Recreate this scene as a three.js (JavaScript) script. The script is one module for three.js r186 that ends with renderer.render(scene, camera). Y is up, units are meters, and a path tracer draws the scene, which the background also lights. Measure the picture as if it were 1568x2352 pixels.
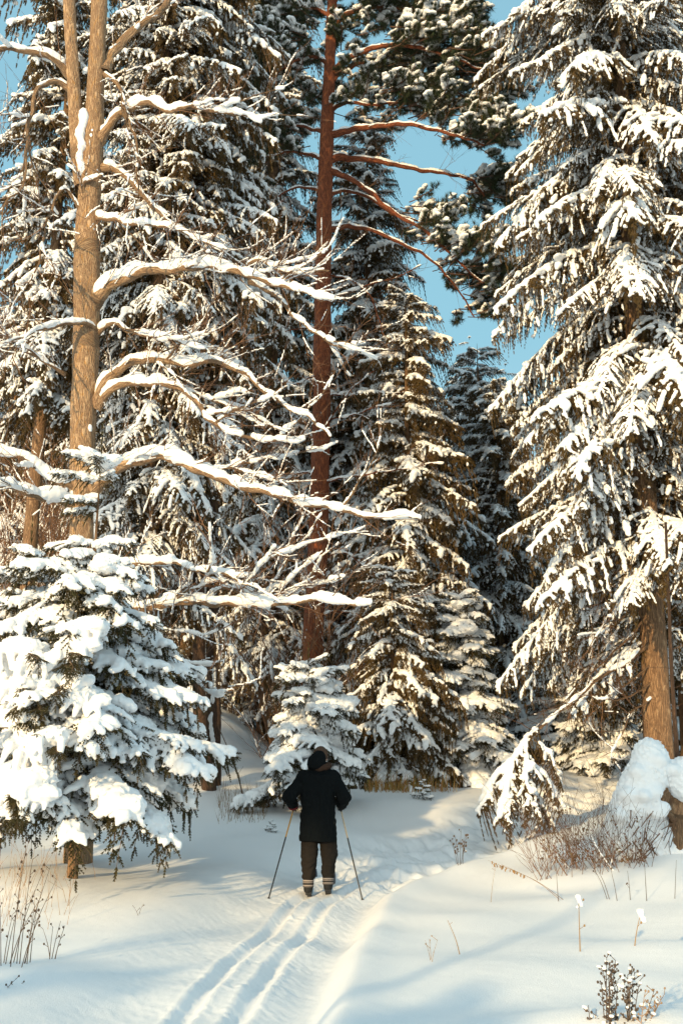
import * as THREE from 'three';
import { mergeGeometries } from 'three/addons/utils/BufferGeometryUtils.js';
import { createNoise2D, createNoise3D } from 'simplex-noise';

// ------------------------------------------------------------------ camera, sky, sun, exposure
const EYE = 1.6, F = 2728, CX = 784, CY = 1176;             // pixel measures on a 1568 x 2352 picture
const camera = new THREE.PerspectiveCamera(2 * Math.atan(CY / F) * 180 / Math.PI, 682 / 1024, 0.1, 900);
camera.position.set(0, EYE, 0);
const PITCH = Math.atan((1750 - CY) / F);
camera.rotation.set(PITCH, 0, 0);
camera.updateMatrixWorld(true);

const SUN_AZ = 27 * Math.PI / 180, SUN_EL = 14 * Math.PI / 180;   // behind the camera, to its left, low
const sunDir = new THREE.Vector3(-Math.sin(SUN_AZ) * Math.cos(SUN_EL), Math.sin(SUN_EL), Math.cos(SUN_AZ) * Math.cos(SUN_EL));

const scene = new THREE.Scene();
const renderer = new THREE.WebGLRenderer({ antialias: true });
renderer.toneMapping = THREE.LinearToneMapping;
renderer.toneMappingExposure = 1.07;
renderer.shadowMap.enabled = true;
{
  const W = 512, Hh = 256, data = new Float32Array(W * Hh * 4);
  const mix = (a, b, t) => a + (b - a) * t;
  const hor = [0.60, 0.76, 0.82], low = [0.30, 0.60, 0.74], zen = [0.17, 0.36, 0.50], gl = [1.5, 1.25, 0.9];
  for (let r = 0; r < Hh; r++) for (let c = 0; c < W; c++) {
    const el = ((r + 0.5) / Hh - 0.5) * Math.PI, az = ((c + 0.5) / W - 0.5) * 2 * Math.PI;
    const d = [Math.cos(az) * Math.cos(el), Math.sin(el), Math.sin(az) * Math.cos(el)];
    const cs = d[0] * sunDir.x + d[1] * sunDir.y + d[2] * sunDir.z;
    const e = Math.max(0, el) * 180 / Math.PI;
    const t1 = Math.min(1, e / 20), t2 = Math.min(1, Math.max(0, (e - 15) / 60));
    const glow = Math.exp((cs - 1) * 3.0) * 0.75 + Math.exp((cs - 1) * 22) * 0.8;
    const o = (r * W + c) * 4;
    for (let k = 0; k < 3; k++) {
      let v = mix(mix(hor[k], low[k], Math.pow(t1, 0.8)), zen[k], t2) + gl[k] * glow;
      if (el < 0) v = mix(v, 0.45, Math.min(1, -el * 6));
      data[o + k] = v;
    }
    data[o + 3] = 1;
  }
  const sky = new THREE.DataTexture(data, W, Hh, THREE.RGBAFormat, THREE.FloatType);
  sky.mapping = THREE.EquirectangularReflectionMapping; sky.magFilter = THREE.LinearFilter; sky.needsUpdate = true;
  scene.background = sky; scene.environment = sky;
}
const sun = new THREE.DirectionalLight(new THREE.Color().setRGB(1.0, 0.72, 0.36), 4.8);
sun.position.copy(sunDir).multiplyScalar(90).add(new THREE.Vector3(0, 0, -20));
sun.target.position.set(0, 0, -20);
sun.castShadow = true; sun.shadow.mapSize.set(4096, 4096); sun.shadow.radius = 1.6;
Object.assign(sun.shadow.camera, { left: -45, right: 45, top: 45, bottom: -45, near: 1, far: 260 });
scene.add(sun, sun.target);

// ------------------------------------------------------------------ helpers
function rng(seed) { let s = seed | 0; return () => { s = (s + 0x6d2b79f5) | 0; let t = Math.imul(s ^ (s >>> 15), 1 | s); t = (t + Math.imul(t ^ (t >>> 7), 61 | t)) ^ t; return ((t ^ (t >>> 14)) >>> 0) / 4294967296; }; }
const n2 = createNoise2D(rng(11)), n3 = createNoise3D(rng(12));
const V = (x = 0, y = 0, z = 0) => new THREE.Vector3(x, y, z);
const lerp = (a, b, t) => a + (b - a) * t, clamp = (x, a, b) => Math.min(b, Math.max(a, x));
const ss = (x, a, b) => { const t = clamp((x - a) / (b - a), 0, 1); return t * t * (3 - 2 * t); };
const UPV = V(0, 1, 0);
function at(px, py, D) {                                     // the point seen at a pixel, D metres ahead of the camera
  const d = V((px - CX) / F, (CY - py) / F, -1).applyEuler(camera.rotation);
  return d.multiplyScalar(D / -d.z).add(camera.position);
}
const usedNames = new Map();
function numbered(name) { const n = usedNames.get(name) || 0; usedNames.set(name, n + 1); return n ? `${name}_${String(n).padStart(3, '0')}` : name; }
function tag(o, label, category, group, kind) {
  if (label) o.userData.label = label; if (category) o.userData.category = category;
  if (group) o.userData.group = group; if (kind) o.userData.kind = kind; return o;
}
function thing(name, label, category, pos = V(), group) {
  const g = new THREE.Group(); g.name = numbered(name); g.position.copy(pos); scene.add(g);
  return tag(g, label, category, group);
}
function mesh(name, geo, mat, parent = scene, kind) {
  const m = new THREE.Mesh(geo, mat); m.name = parent === scene ? numbered(name) : name;
  m.castShadow = m.receiveShadow = true; parent.add(m); if (kind) m.userData.kind = kind; return m;
}
class GB {                                                   // collects triangles with colours and uv
  constructor() { this.p = []; this.c = []; this.u = []; this.i = []; }
  v(x, y, z, c, u = 0, w = 0) { this.p.push(x, y, z); this.c.push(c[0], c[1], c[2]); this.u.push(u, w); return this.p.length / 3 - 1; }
  tri(a, b, c) { this.i.push(a, b, c); }
  get empty() { return !this.i.length; }
  build() {
    const g = new THREE.BufferGeometry();
    g.setAttribute('position', new THREE.Float32BufferAttribute(this.p, 3));
    g.setAttribute('color', new THREE.Float32BufferAttribute(this.c, 3));
    g.setAttribute('uv', new THREE.Float32BufferAttribute(this.u, 2));
    g.setIndex(this.i); g.computeVertexNormals(); return g;
  }
}
const _a = V(), _b = V(), _n = V(), _t = V();
function tube(gb, pts, rad, sides, col, opt = {}) {          // a tapering limb through pts; rad(t) or an array
  const n = pts.length; let nrm = null; const R = typeof rad === 'function' ? rad : (t) => rad[Math.round(t * (n - 1))];
  const rows = []; let len = 0;
  for (let k = 0; k < n; k++) {
    _t.copy(pts[Math.min(n - 1, k + 1)]).sub(pts[Math.max(0, k - 1)]).normalize();
    if (!nrm) { nrm = V(1, 0, 0); if (Math.abs(_t.x) > 0.8) nrm.set(0, 0, 1); }
    nrm.addScaledVector(_t, -nrm.dot(_t)).normalize(); _b.crossVectors(_t, nrm);
    if (k) len += pts[k].distanceTo(pts[k - 1]);
    const r0 = R(k / (n - 1)), row = [];
    for (let s = 0; s <= sides; s++) {
      const a = s / sides * Math.PI * 2, ca = Math.cos(a), sa = Math.sin(a); let r = r0;
      if (opt.rough) r *= 1 + opt.rough * n3(ca * 2.3 + opt.seed, sa * 2.3, len * (opt.freq || 2.5)) + opt.rough * 0.6 * n3(ca * 6 + opt.seed, sa * 6, len * 3);
      row.push(gb.v(pts[k].x + (nrm.x * ca + _b.x * sa) * r, pts[k].y + (nrm.y * ca + _b.y * sa) * r, pts[k].z + (nrm.z * ca + _b.z * sa) * r, typeof col === 'function' ? col(k / (n - 1), a) : col, s / sides * Math.max(1, Math.round(r0 * 6.28 / 0.5)) * 0.5, len));
    }
    rows.push(row);
  }
  for (let k = 0; k < n - 1; k++) for (let s = 0; s < sides; s++) {
    const a = rows[k][s], b = rows[k][s + 1], c = rows[k + 1][s], d = rows[k + 1][s + 1]; gb.tri(a, b, c); gb.tri(b, d, c);
  }
  const cap = gb.v(pts[n - 1].x, pts[n - 1].y, pts[n - 1].z, typeof col === 'function' ? col(1, 0) : col, 0, len);
  for (let s = 0; s < sides; s++) gb.tri(rows[n - 1][s], rows[n - 1][s + 1], cap);
}
function smooth(pts, step) { const c = new THREE.CatmullRomCurve3(pts, false, 'centripetal'); return c.getSpacedPoints(Math.max(2, Math.round(c.getLength() / step))); }

// surface nets over a dense grid: field > 0 is inside
function nets(nx, ny, nz, f, ox, oy, oz, c) {
  const id = new Int32Array(nx * ny * nz).fill(-1), P = [], I = [], sx = 1, sy = nx, sz = nx * ny;
  const cs = [0, sx, sy, sx + sy, sz, sz + sx, sz + sy, sz + sx + sy];
  const ed = [[0, 1], [0, 2], [0, 4], [1, 3], [1, 5], [2, 3], [2, 6], [3, 7], [4, 5], [4, 6], [5, 7], [6, 7]];
  for (let z = 0; z < nz - 1; z++) for (let y = 0; y < ny - 1; y++) for (let x = 0; x < nx - 1; x++) {
    const o = x + y * sy + z * sz; let m = 0;
    for (let k = 0; k < 8; k++) if (f[o + cs[k]] > 0) m |= 1 << k;
    if (m === 0 || m === 255) continue;
    let X = 0, Y = 0, Z = 0, n = 0;
    for (let e = 0; e < 12; e++) {
      const a = ed[e][0], b = ed[e][1]; if (((m >> a) & 1) === ((m >> b) & 1)) continue;
      const fa = f[o + cs[a]], fb = f[o + cs[b]], t = fa / (fa - fb);
      X += (a & 1) + ((b & 1) - (a & 1)) * t; Y += ((a >> 1) & 1) + (((b >> 1) & 1) - ((a >> 1) & 1)) * t; Z += (a >> 2) + ((b >> 2) - (a >> 2)) * t; n++;
    }
    id[o] = P.length / 3; P.push(ox + (x + X / n) * c, oy + (y + Y / n) * c, oz + (z + Z / n) * c);
  }
  const quad = (a, b, c2, d, flip) => { if (a < 0 || b < 0 || c2 < 0 || d < 0) return; if (flip) I.push(a, c2, b, b, c2, d); else I.push(a, b, c2, b, d, c2); };
  for (let z = 1; z < nz - 1; z++) for (let y = 1; y < ny - 1; y++) for (let x = 1; x < nx - 1; x++) {
    const o = x + y * sy + z * sz, s = f[o] > 0;
    if (s !== (f[o + sx] > 0)) quad(id[o - sy - sz], id[o - sz], id[o - sy], id[o], !s);
    if (s !== (f[o + sy] > 0)) quad(id[o - sx - sz], id[o - sx], id[o - sz], id[o], !s);
    if (s !== (f[o + sz] > 0)) quad(id[o - sx - sy], id[o - sy], id[o - sx], id[o], !s);
  }
  const g = new THREE.BufferGeometry();
  g.setAttribute('position', new THREE.Float32BufferAttribute(P, 3)); g.setIndex(I); g.computeVertexNormals(); return g;
}
class Blobs {                                                // soft bodies that flow together: snow
  constructor() { this.s = []; }
  cap(a, b, ra, rb = ra, sy = 0.8) { this.s.push([a.x, a.y, a.z, b.x, b.y, b.z, ra, rb, sy]); }
  ball(a, r, sy = 0.7) { this.cap(a, a, r, r, sy); }
  build(c, wob = 0) {
    const lo = [1e9, 1e9, 1e9], hi = [-1e9, -1e9, -1e9];
    for (const s of this.s) { const R = Math.max(s[6], s[7]); for (let k = 0; k < 3; k++) { lo[k] = Math.min(lo[k], s[k] - R, s[k + 3] - R); hi[k] = Math.max(hi[k], s[k] + R, s[k + 3] + R); } }
    const n = [0, 1, 2].map((k) => Math.ceil((hi[k] - lo[k]) / c) + 5), o = lo.map((v) => v - 2 * c);
    const f = new Float32Array(n[0] * n[1] * n[2]).fill(-0.25);
    for (const s of this.s) {
      const R = Math.max(s[6], s[7]), r = [0, 1, 2].map((k) => [Math.max(0, Math.floor((Math.min(s[k], s[k + 3]) - R - o[k]) / c)), Math.min(n[k] - 1, Math.ceil((Math.max(s[k], s[k + 3]) + R - o[k]) / c))]);
      const dx = s[3] - s[0], dy = s[4] - s[1], dz = s[5] - s[2], L = dx * dx + dy * dy + dz * dz, iy = 1 / s[8];
      for (let z = r[2][0]; z <= r[2][1]; z++) for (let y = r[1][0]; y <= r[1][1]; y++) for (let x = r[0][0]; x <= r[0][1]; x++) {
        const px = o[0] + x * c - s[0], py = o[1] + y * c - s[1], pz = o[2] + z * c - s[2];
        const t = L > 1e-9 ? clamp((px * dx + py * dy + pz * dz) / L, 0, 1) : 0, rr = s[6] + (s[7] - s[6]) * t;
        const ex = px - dx * t, ey = (py - dy * t) * iy, ez = pz - dz * t, q = 1 - (ex * ex + ey * ey + ez * ez) / (rr * rr);
        if (q > 0) f[x + n[0] * (y + n[1] * z)] += q * q;
      }
    }
    if (wob) for (let z = 0, i = 0; z < n[2]; z++) for (let y = 0; y < n[1]; y++) for (let x = 0; x < n[0]; x++, i++) if (f[i] > -0.249 && f[i] < 0.6) f[i] += wob * (n3(x * c * 13, y * c * 13, z * c * 13) + 0.8 * n3(x * c * 31, y * c * 31, z * c * 31));
    return nets(n[0], n[1], n[2], f, o[0], o[1], o[2], c);
  }
}
function sdfMesh(lo, hi, c, d) {                             // a mesh of d(x, y, z) < 0
  const n = [0, 1, 2].map((k) => Math.ceil((hi[k] - lo[k]) / c) + 1), f = new Float32Array(n[0] * n[1] * n[2]);
  for (let z = 0, i = 0; z < n[2]; z++) for (let y = 0; y < n[1]; y++) for (let x = 0; x < n[0]; x++) f[i++] = -d(lo[0] + x * c, lo[1] + y * c, lo[2] + z * c);
  return nets(n[0], n[1], n[2], f, lo[0], lo[1], lo[2], c);
}
const capD = (x, y, z, a, b, ra, rb) => {
  const dx = b[0] - a[0], dy = b[1] - a[1], dz = b[2] - a[2], t = clamp(((x - a[0]) * dx + (y - a[1]) * dy + (z - a[2]) * dz) / (dx * dx + dy * dy + dz * dz + 1e-9), 0, 1);
  return Math.hypot(x - a[0] - dx * t, y - a[1] - dy * t, z - a[2] - dz * t) - (ra + (rb - ra) * t);
};
const ellD = (x, y, z, c, r) => { const k = Math.hypot((x - c[0]) / r[0], (y - c[1]) / r[1], (z - c[2]) / r[2]); return (k - 1) * Math.min(...r); };
const smin = (a, b, k) => { const h = clamp(0.5 + 0.5 * (b - a) / k, 0, 1); return b + (a - b) * h - k * h * (1 - h); };

// ------------------------------------------------------------------ materials
function noiseTex(W, H, fn, srgb) {                          // tiles by blending two shifted copies
  const d = new Uint8Array(W * H * 4);
  for (let y = 0; y < H; y++) for (let x = 0; x < W; x++) {
    const c = fn(x / W, y / H), o = (y * W + x) * 4; for (let k = 0; k < 3; k++) d[o + k] = clamp(c[k], 0, 1) * 255; d[o + 3] = 255;
  }
  const t = new THREE.DataTexture(d, W, H); t.wrapS = t.wrapT = THREE.RepeatWrapping; t.magFilter = THREE.LinearFilter; t.minFilter = THREE.LinearMipmapLinearFilter;
  if (srgb) t.colorSpace = THREE.SRGBColorSpace; t.needsUpdate = true; return t;
}
const tile = (u, v, fu, fv, s) => { const a = u * Math.PI * 2, b = v * Math.PI * 2; return n3(Math.cos(a) * fu / 6.28 + s + Math.cos(b) * fv / 6.28 * 0.7, Math.sin(a) * fu / 6.28 + Math.sin(b) * fv / 6.28, Math.cos(b + 1) * fv / 6.28 * 0.6 + s * 3); };
function barkMat(light, dark, patch, patchAt, seed, furrow, bump) {
  const h = (u, v) => { const w = tile(u, v, 5, 4, seed) * 0.05, r = 1 - Math.abs(tile(u + w, v, furrow, 5, seed + 5)), q = 1 - Math.abs(tile(u - w, v, furrow * 1.9, 11, seed + 9)); return clamp(0.62 * r + 0.38 * q, 0, 1); };
  const col = noiseTex(256, 512, (u, v) => {
    const k = Math.pow(h(u, v), 1.3), g = 0.12 * tile(u, v, 40, 60, seed + 2), p = 0.55 * ss(tile(u, v, 5, 5, seed + 20) + 0.35 * tile(u, v, 19, 17, seed + 24), patchAt, patchAt + 0.5);
    return [0, 1, 2].map((c) => lerp(lerp(light[c], dark[c], k), patch[c], p) * (1 + g));
  }, true);
  const bm = noiseTex(256, 512, (u, v) => { const k = 1 - Math.pow(h(u, v), 1.6) + 0.08 * tile(u, v, 40, 60, seed + 2); return [k, k, k]; });
  for (const t of [col, bm]) t.repeat.set(2, 0.9);
  return new THREE.MeshStandardMaterial({ map: col, bumpMap: bm, bumpScale: bump, roughness: 0.95 });
}
const M = {
  snow: new THREE.MeshStandardMaterial({ color: new THREE.Color().setRGB(0.86, 0.875, 0.9), roughness: 0.85 }),
  needles: new THREE.MeshStandardMaterial({ vertexColors: true, roughness: 0.75, side: THREE.DoubleSide }),
  wood: new THREE.MeshStandardMaterial({ vertexColors: true, roughness: 0.9, side: THREE.DoubleSide }),
  barkTan: barkMat([0.82, 0.70, 0.56], [0.46, 0.35, 0.26], [0.72, 0.50, 0.22], 0.6, 3, 22, 0.02),
  barkPine: barkMat([0.72, 0.41, 0.25], [0.38, 0.20, 0.13], [0.76, 0.44, 0.24], 0.45, 7, 14, 0.025),
  barkSpruce: barkMat([0.70, 0.56, 0.42], [0.38, 0.28, 0.20], [0.74, 0.63, 0.50], 0.5, 13, 18, 0.02),
  barkDark: barkMat([0.42, 0.32, 0.25], [0.22, 0.16, 0.12], [0.5, 0.4, 0.3], 0.55, 17, 18, 0.02),
};
const WOOD = [0.15, 0.095, 0.055], TWIG = [0.17, 0.09, 0.05];

// ------------------------------------------------------------------ the ground
const TRAIL = [[-1.05, 3], [-0.97, 8], [-0.8, 11.2], [-0.36, 15], [0.15, 16.4], [1.1, 17.9], [2.8, 19.8], [4.7, 23.6], [8.5, 30], [16, 36]];
const RISE = [[13.6, 0], [16.2, 0.16], [18, 0.36], [20.2, 0.64], [22.5, 0.97], [24.5, 1.2], [28, 1.42], [40, 1.75], [60, 2.1], [100, 2.3]];   // the snow climbs behind the skier
function trail(x, D) {                                       // signed distance to the trail (right is +) and how far along it
  let best = 1e9, sg = 0, al = 0, run = 0;
  for (let k = 0; k < TRAIL.length - 1; k++) {
    const [ax, ad] = TRAIL[k], [bx, bd] = TRAIL[k + 1], dx = bx - ax, dd = bd - ad, L = Math.hypot(dx, dd), t = clamp(((x - ax) * dx + (D - ad) * dd) / (L * L), 0, 1);
    const q = Math.hypot(x - ax - dx * t, D - ad - dd * t);
    if (q < best) { best = q; sg = (x - ax) * dd - (D - ad) * dx; al = run + t * L; }
    run += L;
  }
  return [best * Math.sign(sg), al];
}
function ground(x, z) {
  const D = -z; let h = 0;
  for (let k = 0; k < RISE.length - 1; k++) if (D > RISE[k][0]) { const [a, ha] = RISE[k], [b, hb] = RISE[k + 1]; if (D <= b) { const t = (D - a) / (b - a); h += lerp(ha, hb, k ? t : t * t); } }
  if (D > 100) h += 2.3;
  h += 1.5 * ss(D, 20.5, 30) * ss(-x, 0.4, 3.2);
  h += 0.30 * Math.exp(-((x + 3.6) ** 2 / 3.2 + (D - 14.6) ** 2 / 3));
  h += 0.22 * Math.exp(-((x - 4.4) ** 2 / 5 + (D - 16.5) ** 2 / 5));
  h += 0.13 * Math.exp(-((x - 1.6) ** 2 / 1.1 + (D - 7.6) ** 2 / 0.35)) + 0.12 * Math.exp(-((x - 2.6) ** 2 / 0.8 + (D - 10.4) ** 2 / 0.9));
  h += 0.15 * n2(x * 0.16 + 3, z * 0.16) * ss(Math.abs(D), 4, 20) + 0.045 * n2(x * 0.38, z * 0.48 + 9) + 0.0035 * n2(x * 1.3, z * 1.2) + 0.0012 * n2(x * 5, z * 5);
  if (D > 2 && D < 36) {
    const [s, al] = trail(x, D);
    if (Math.abs(s) < 2) {
      const inside = ss(s, -1.5, -0.5) * (1 - ss(s, 0.68, 1.0)), far = ss(al, 12.4, 14.5);
      h -= 0.15 * inside;
      h += 0.035 * Math.exp(-(((s - 1.0) / 0.2) ** 2));
      const wob = 0.02 * n2(al * 0.6, 4), rough = 0.003 * n3(x * 4, z * 4, 1) + 0.004 * n3(x * 12, z * 12, 5);
      for (const g of [-0.2, 0.2]) { const q = (s - g - wob) / 0.065; h -= (1 - far) * (0.05 * Math.exp(-q * q * 0.8 - 0.2 * q ** 4) * (0.95 + 0.08 * n2(al * 0.8, g * 50)) - 0.014 * Math.exp(-((Math.abs(q) - 1.7) ** 2) * 3)); }
      h -= (1 - far) * 0.065 * Math.exp(-(((s - 0.6) / 0.19) ** 2));
      h += inside * rough * (1 + 2.5 * far) + 0.010 * Math.exp(-((s / 0.5) ** 4)) * n3(x * 15, z * 12, 21) * (0.6 + n2(al * 1.3, 5));
      h += inside * far * (0.07 * n2(s * 1.1 + 40, al * 1.5) + 0.045 * n2(s * 2.2 + 9, al * 3.0) + 0.015 * n2(s * 6, al * 5));
    }
  }
  return h;
}
{
  const axis = (a) => { const v = [a[0][0]]; for (const [to, st, gr] of a.slice(1)) { let s = st; while (v[v.length - 1] < to - 1e-6) { v.push(Math.min(to, v[v.length - 1] + s)); s *= gr || 1; } } return v; };
  const pos = axis([[0], [2.0, 0.025], [3, 0.045], [9, 0.085], [260, 0.12, 1.22]]), xs = [...pos.slice(1).reverse().map((v) => -v), ...pos];
  const zs = axis([[4.5], [16.5, 0.05], [34, 0.09], [300, 0.15, 1.17]]), zb = axis([[0], [260, 0.3, 1.2]]).slice(1);
  const zz = [...zb.map((v) => 4.5 - v).reverse(), ...zs].map((v) => -v);
  const P = new Float32Array(xs.length * zz.length * 3), U = new Float32Array(xs.length * zz.length * 2), I = [];
  zz.forEach((z, j) => xs.forEach((x, i) => { const o = j * xs.length + i; P.set([x, ground(x, z), z], o * 3); U.set([x, z], o * 2); }));
  for (let j = 0; j < zz.length - 1; j++) for (let i = 0; i < xs.length - 1; i++) { const a = j * xs.length + i, b = a + 1, c = a + xs.length, d = c + 1; I.push(a, b, c, b, d, c); }
  const g = new THREE.BufferGeometry();
  g.setAttribute('position', new THREE.BufferAttribute(P, 3)); g.setAttribute('uv', new THREE.BufferAttribute(U, 2)); g.setIndex(I); g.computeVertexNormals();
  const gr = rng(7), cell = new Float32Array(512 * 512).map(() => gr()), bm = noiseTex(512, 512, (u, v) => {
    const x = Math.round(u * 512), y = Math.round(v * 512), c = (a, b) => cell[((b + 512) % 512) * 512 + ((a + 512) % 512)]; let k = 0;
    k += 0.5 * c(x, y) + 0.25 * (c(x >> 2, y >> 2) + c(x >> 3, y >> 3)); return [k, k, k];
  });
  bm.repeat.set(1.3, 1.3);
  mesh('snow_ground', g, new THREE.MeshStandardMaterial({ color: new THREE.Color().setRGB(0.86, 0.875, 0.9), roughness: 0.8, bumpMap: bm, bumpScale: 0.0035 })).userData.kind = 'structure';
}
const onGround = (x, z, dy = 0) => V(x, ground(x, z) + dy, z);
const spot = (px, D, dy = 0) => { const p = at(px, 1900, D); return onGround(p.x, p.z, dy); };

// ------------------------------------------------------------------ spruce boughs (a few shapes, shared by all trees)
function shoot(gb, p, dir, len, r, c0, c1, blades = 3, seg = 4) {   // a needled shoot: serrated blades round an axis
  _n.set(dir.y, dir.z, dir.x).cross(dir); if (_n.lengthSq() < 1e-4) _n.set(1, 0, 0).cross(dir); _n.normalize(); _b.crossVectors(dir, _n);
  const root = [], w = (t) => r * (t < 0.15 ? 0.5 + t * 3.3 : 1) * Math.sqrt(Math.max(0.05, 1 - t * t * 0.85));
  for (let k = 0; k <= seg; k++) { const t = k / seg; root.push(gb.v(p.x + dir.x * len * t, p.y + dir.y * len * t, p.z + dir.z * len * t, c0)); }
  for (let q = 0; q < blades * 2; q++) {
    const a = q * Math.PI / blades + 0.3, nx = _n.x * Math.cos(a) + _b.x * Math.sin(a), ny = _n.y * Math.cos(a) + _b.y * Math.sin(a), nz = _n.z * Math.cos(a) + _b.z * Math.sin(a);
    for (let k = 0; k < seg; k++) {
      const t = (k + 1.25) / seg, R = w(Math.min(1, (k + 0.6) / seg));
      const tip = gb.v(p.x + dir.x * len * t + nx * R, p.y + dir.y * len * t + ny * R, p.z + dir.z * len * t + nz * R, c1);
      gb.tri(root[k], root[k + 1], tip);
    }
  }
}
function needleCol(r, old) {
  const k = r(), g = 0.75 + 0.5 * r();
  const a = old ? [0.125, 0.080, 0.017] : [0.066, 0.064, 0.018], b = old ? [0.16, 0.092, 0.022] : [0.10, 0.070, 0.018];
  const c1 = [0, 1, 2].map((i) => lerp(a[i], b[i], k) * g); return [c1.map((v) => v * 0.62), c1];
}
function spruceBough(L, seed, o) {
  const r = rng(seed), gb = new GB(), sn = new Blobs();
  const zw = (r() - 0.5) * 0.16, ax = (t) => V(L * t * (1 - 0.06 * t), L * (o.rise * t - o.droop * t * t + o.tip * t ** 4), L * zw * t * t + 0.02 * Math.sin(t * 9 + seed));
  const A = []; for (let k = 0; k <= 16; k++) A.push(ax(k / 16));
  tube(gb, A, (t) => lerp(0.009 + 0.007 * L, 0.004, t), 5, WOOD);
  const tang = (t) => ax(Math.min(1, t + 0.02)).sub(ax(Math.max(0, t - 0.02))).normalize();
  const snowAt = (p, q, R, R2 = R) => sn.cap(V(p.x, p.y + R * 0.42, p.z), V(q.x, q.y + R2 * 0.42, q.z), R, R2, 0.82);
  for (let k = 2; k < 16; k++) if (r() < o.axisSnow) { const R = o.S * (0.052 + 0.03 * r()); snowAt(A[k], A[k + 1], R, R * (0.8 + 0.4 * r())); }
  const step = o.step, n = Math.max(4, Math.round(L * 0.9 / step));
  for (let k = 0; k <= n; k++) for (const side of [-1, 1, 0]) {
    const t = clamp(0.08 + 0.9 * (k + 0.5 * r()) / n, 0, 0.985), p = ax(t), T = tang(t); if (side === 0 && r() > o.curtain) continue;
    const wl = Math.pow(1 - t, 0.62) * Math.min(1, 0.35 + t * 2.2);
    let bl = Math.max(0.13, o.width * L * wl * (0.45 + 0.9 * r())); if (side === 0) bl = 0.14 + 0.28 * r() * o.curtainLen;
    const ang = 0.85 + 0.75 * (r() - 0.5), S = V(-T.z, 0, T.x).normalize();
    const d0 = T.clone().multiplyScalar(Math.cos(ang)).addScaledVector(S, side * Math.sin(ang)); d0.y += side === 0 ? -1.6 : -0.12 + 0.55 * (r() - 0.5) + o.lift; d0.normalize();
    const hang = o.hang * (0.5 + r()), bp = (u) => V(p.x + d0.x * bl * u, p.y + d0.y * bl * u - hang * bl * u * u, p.z + d0.z * bl * u);
    const m = Math.max(2, Math.round(bl / 0.12)), bps = []; for (let q = 0; q <= m; q++) bps.push(bp(q / m));
    tube(gb, bps, (u) => lerp(0.005, 0.002, u), 3, WOOD);
    const loaded = r() < o.load && side !== 0;
    const f0 = r() * 9, pad = r() < o.pads ? 1.35 + 0.6 * r() : 1; if (loaded) for (let q = 0; q < m; q++) { const fall = (bps[q].y - bps[q + 1].y) / bps[q].distanceTo(bps[q + 1]); if (n2(q * 0.55 + f0, k * 1.7 + seed) < o.gap + Math.max(0, fall - 0.6) * 1.3) continue; const R = o.S * pad * (0.02 + 0.04 * r() * r() + 0.006); const jit = () => V((r() - 0.5) * 0.035, (r() - 0.5) * 0.012, (r() - 0.5) * 0.035), mid = bps[q].clone().lerp(bps[q + 1], 0.5).add(jit()); snowAt(bps[q].clone().add(jit()), mid, R, R * (0.6 + 0.7 * r())); if (r() < 0.72) snowAt(mid, bps[q + 1], R * (0.6 + 0.7 * r()), R * (0.5 + 0.5 * r())); }
    const ns = Math.max(2, Math.round(bl / o.pitch));
    for (let q = 0; q <= ns; q++) {
      const u = (q + 0.6 * r()) / (ns + 0.6), b0 = bp(u), bt = bp(Math.min(1, u + 0.05)).sub(bp(Math.max(0, u - 0.05))).normalize(), bs = V(-bt.z, 0, bt.x).normalize(), sd = q === ns ? 0 : (q % 2 ? 1 : -1);
      const sl = o.shoot * (0.65 + 0.6 * r()) * (1 - 0.25 * u), dr = bt.clone().multiplyScalar(0.75).addScaledVector(bs, sd * 0.68); dr.y -= (0.1 + 0.8 * r() * r()) * o.limp; dr.normalize();
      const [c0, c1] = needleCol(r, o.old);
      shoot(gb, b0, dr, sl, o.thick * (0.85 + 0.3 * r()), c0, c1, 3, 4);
      if (loaded && r() < o.shootSnow * (1 - 0.7 * ss(-dr.y, 0.55, 0.95))) { const R = o.S * (0.019 + 0.019 * r()), e = b0.clone().addScaledVector(dr, sl * (0.2 + o.finger * r())); snowAt(b0.clone().addScaledVector(dr, sl * 0.08), e, R * 1.25, R * 0.75); }
      if (loaded && r() < o.tufts) { const R = o.S * (0.03 + 0.03 * r() * r()), e = b0.clone().addScaledVector(dr, sl * 0.4); sn.ball(V(e.x, e.y + R * 0.4, e.z), R * 1.3, 0.75); }
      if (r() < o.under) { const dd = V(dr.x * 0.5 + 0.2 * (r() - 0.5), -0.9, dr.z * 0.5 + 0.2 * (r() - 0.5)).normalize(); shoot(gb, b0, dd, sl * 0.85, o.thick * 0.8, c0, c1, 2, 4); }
    }
  }
  for (let k = 0; k < o.pillows * Math.max(1, L); k++) {
    const t = 0.3 + 0.58 * r(), p = ax(t), w = o.width * L * Math.pow(1 - t, 0.62) * 0.55, z = (r() * 2 - 1) * w, R = o.S * o.pillow * (0.5 + 0.75 * r() * r()) * (1.15 - 0.5 * t);
    sn.ball(V(p.x + (r() - 0.5) * 0.1, p.y + R * 0.2 - Math.abs(z) * 0.22, p.z + z), R, 0.62);
    for (let j = 0; j < 3; j++) sn.ball(V(p.x + (r() - 0.5) * R * 1.5, p.y + R * 0.15 - Math.abs(z) * 0.22, p.z + z + (r() - 0.5) * R * 1.5), R * (0.45 + 0.3 * r()), 0.65);
  }
  return { L, needles: gb.build(), snow: sn.build(o.cell, 0.17) };
}
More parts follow.
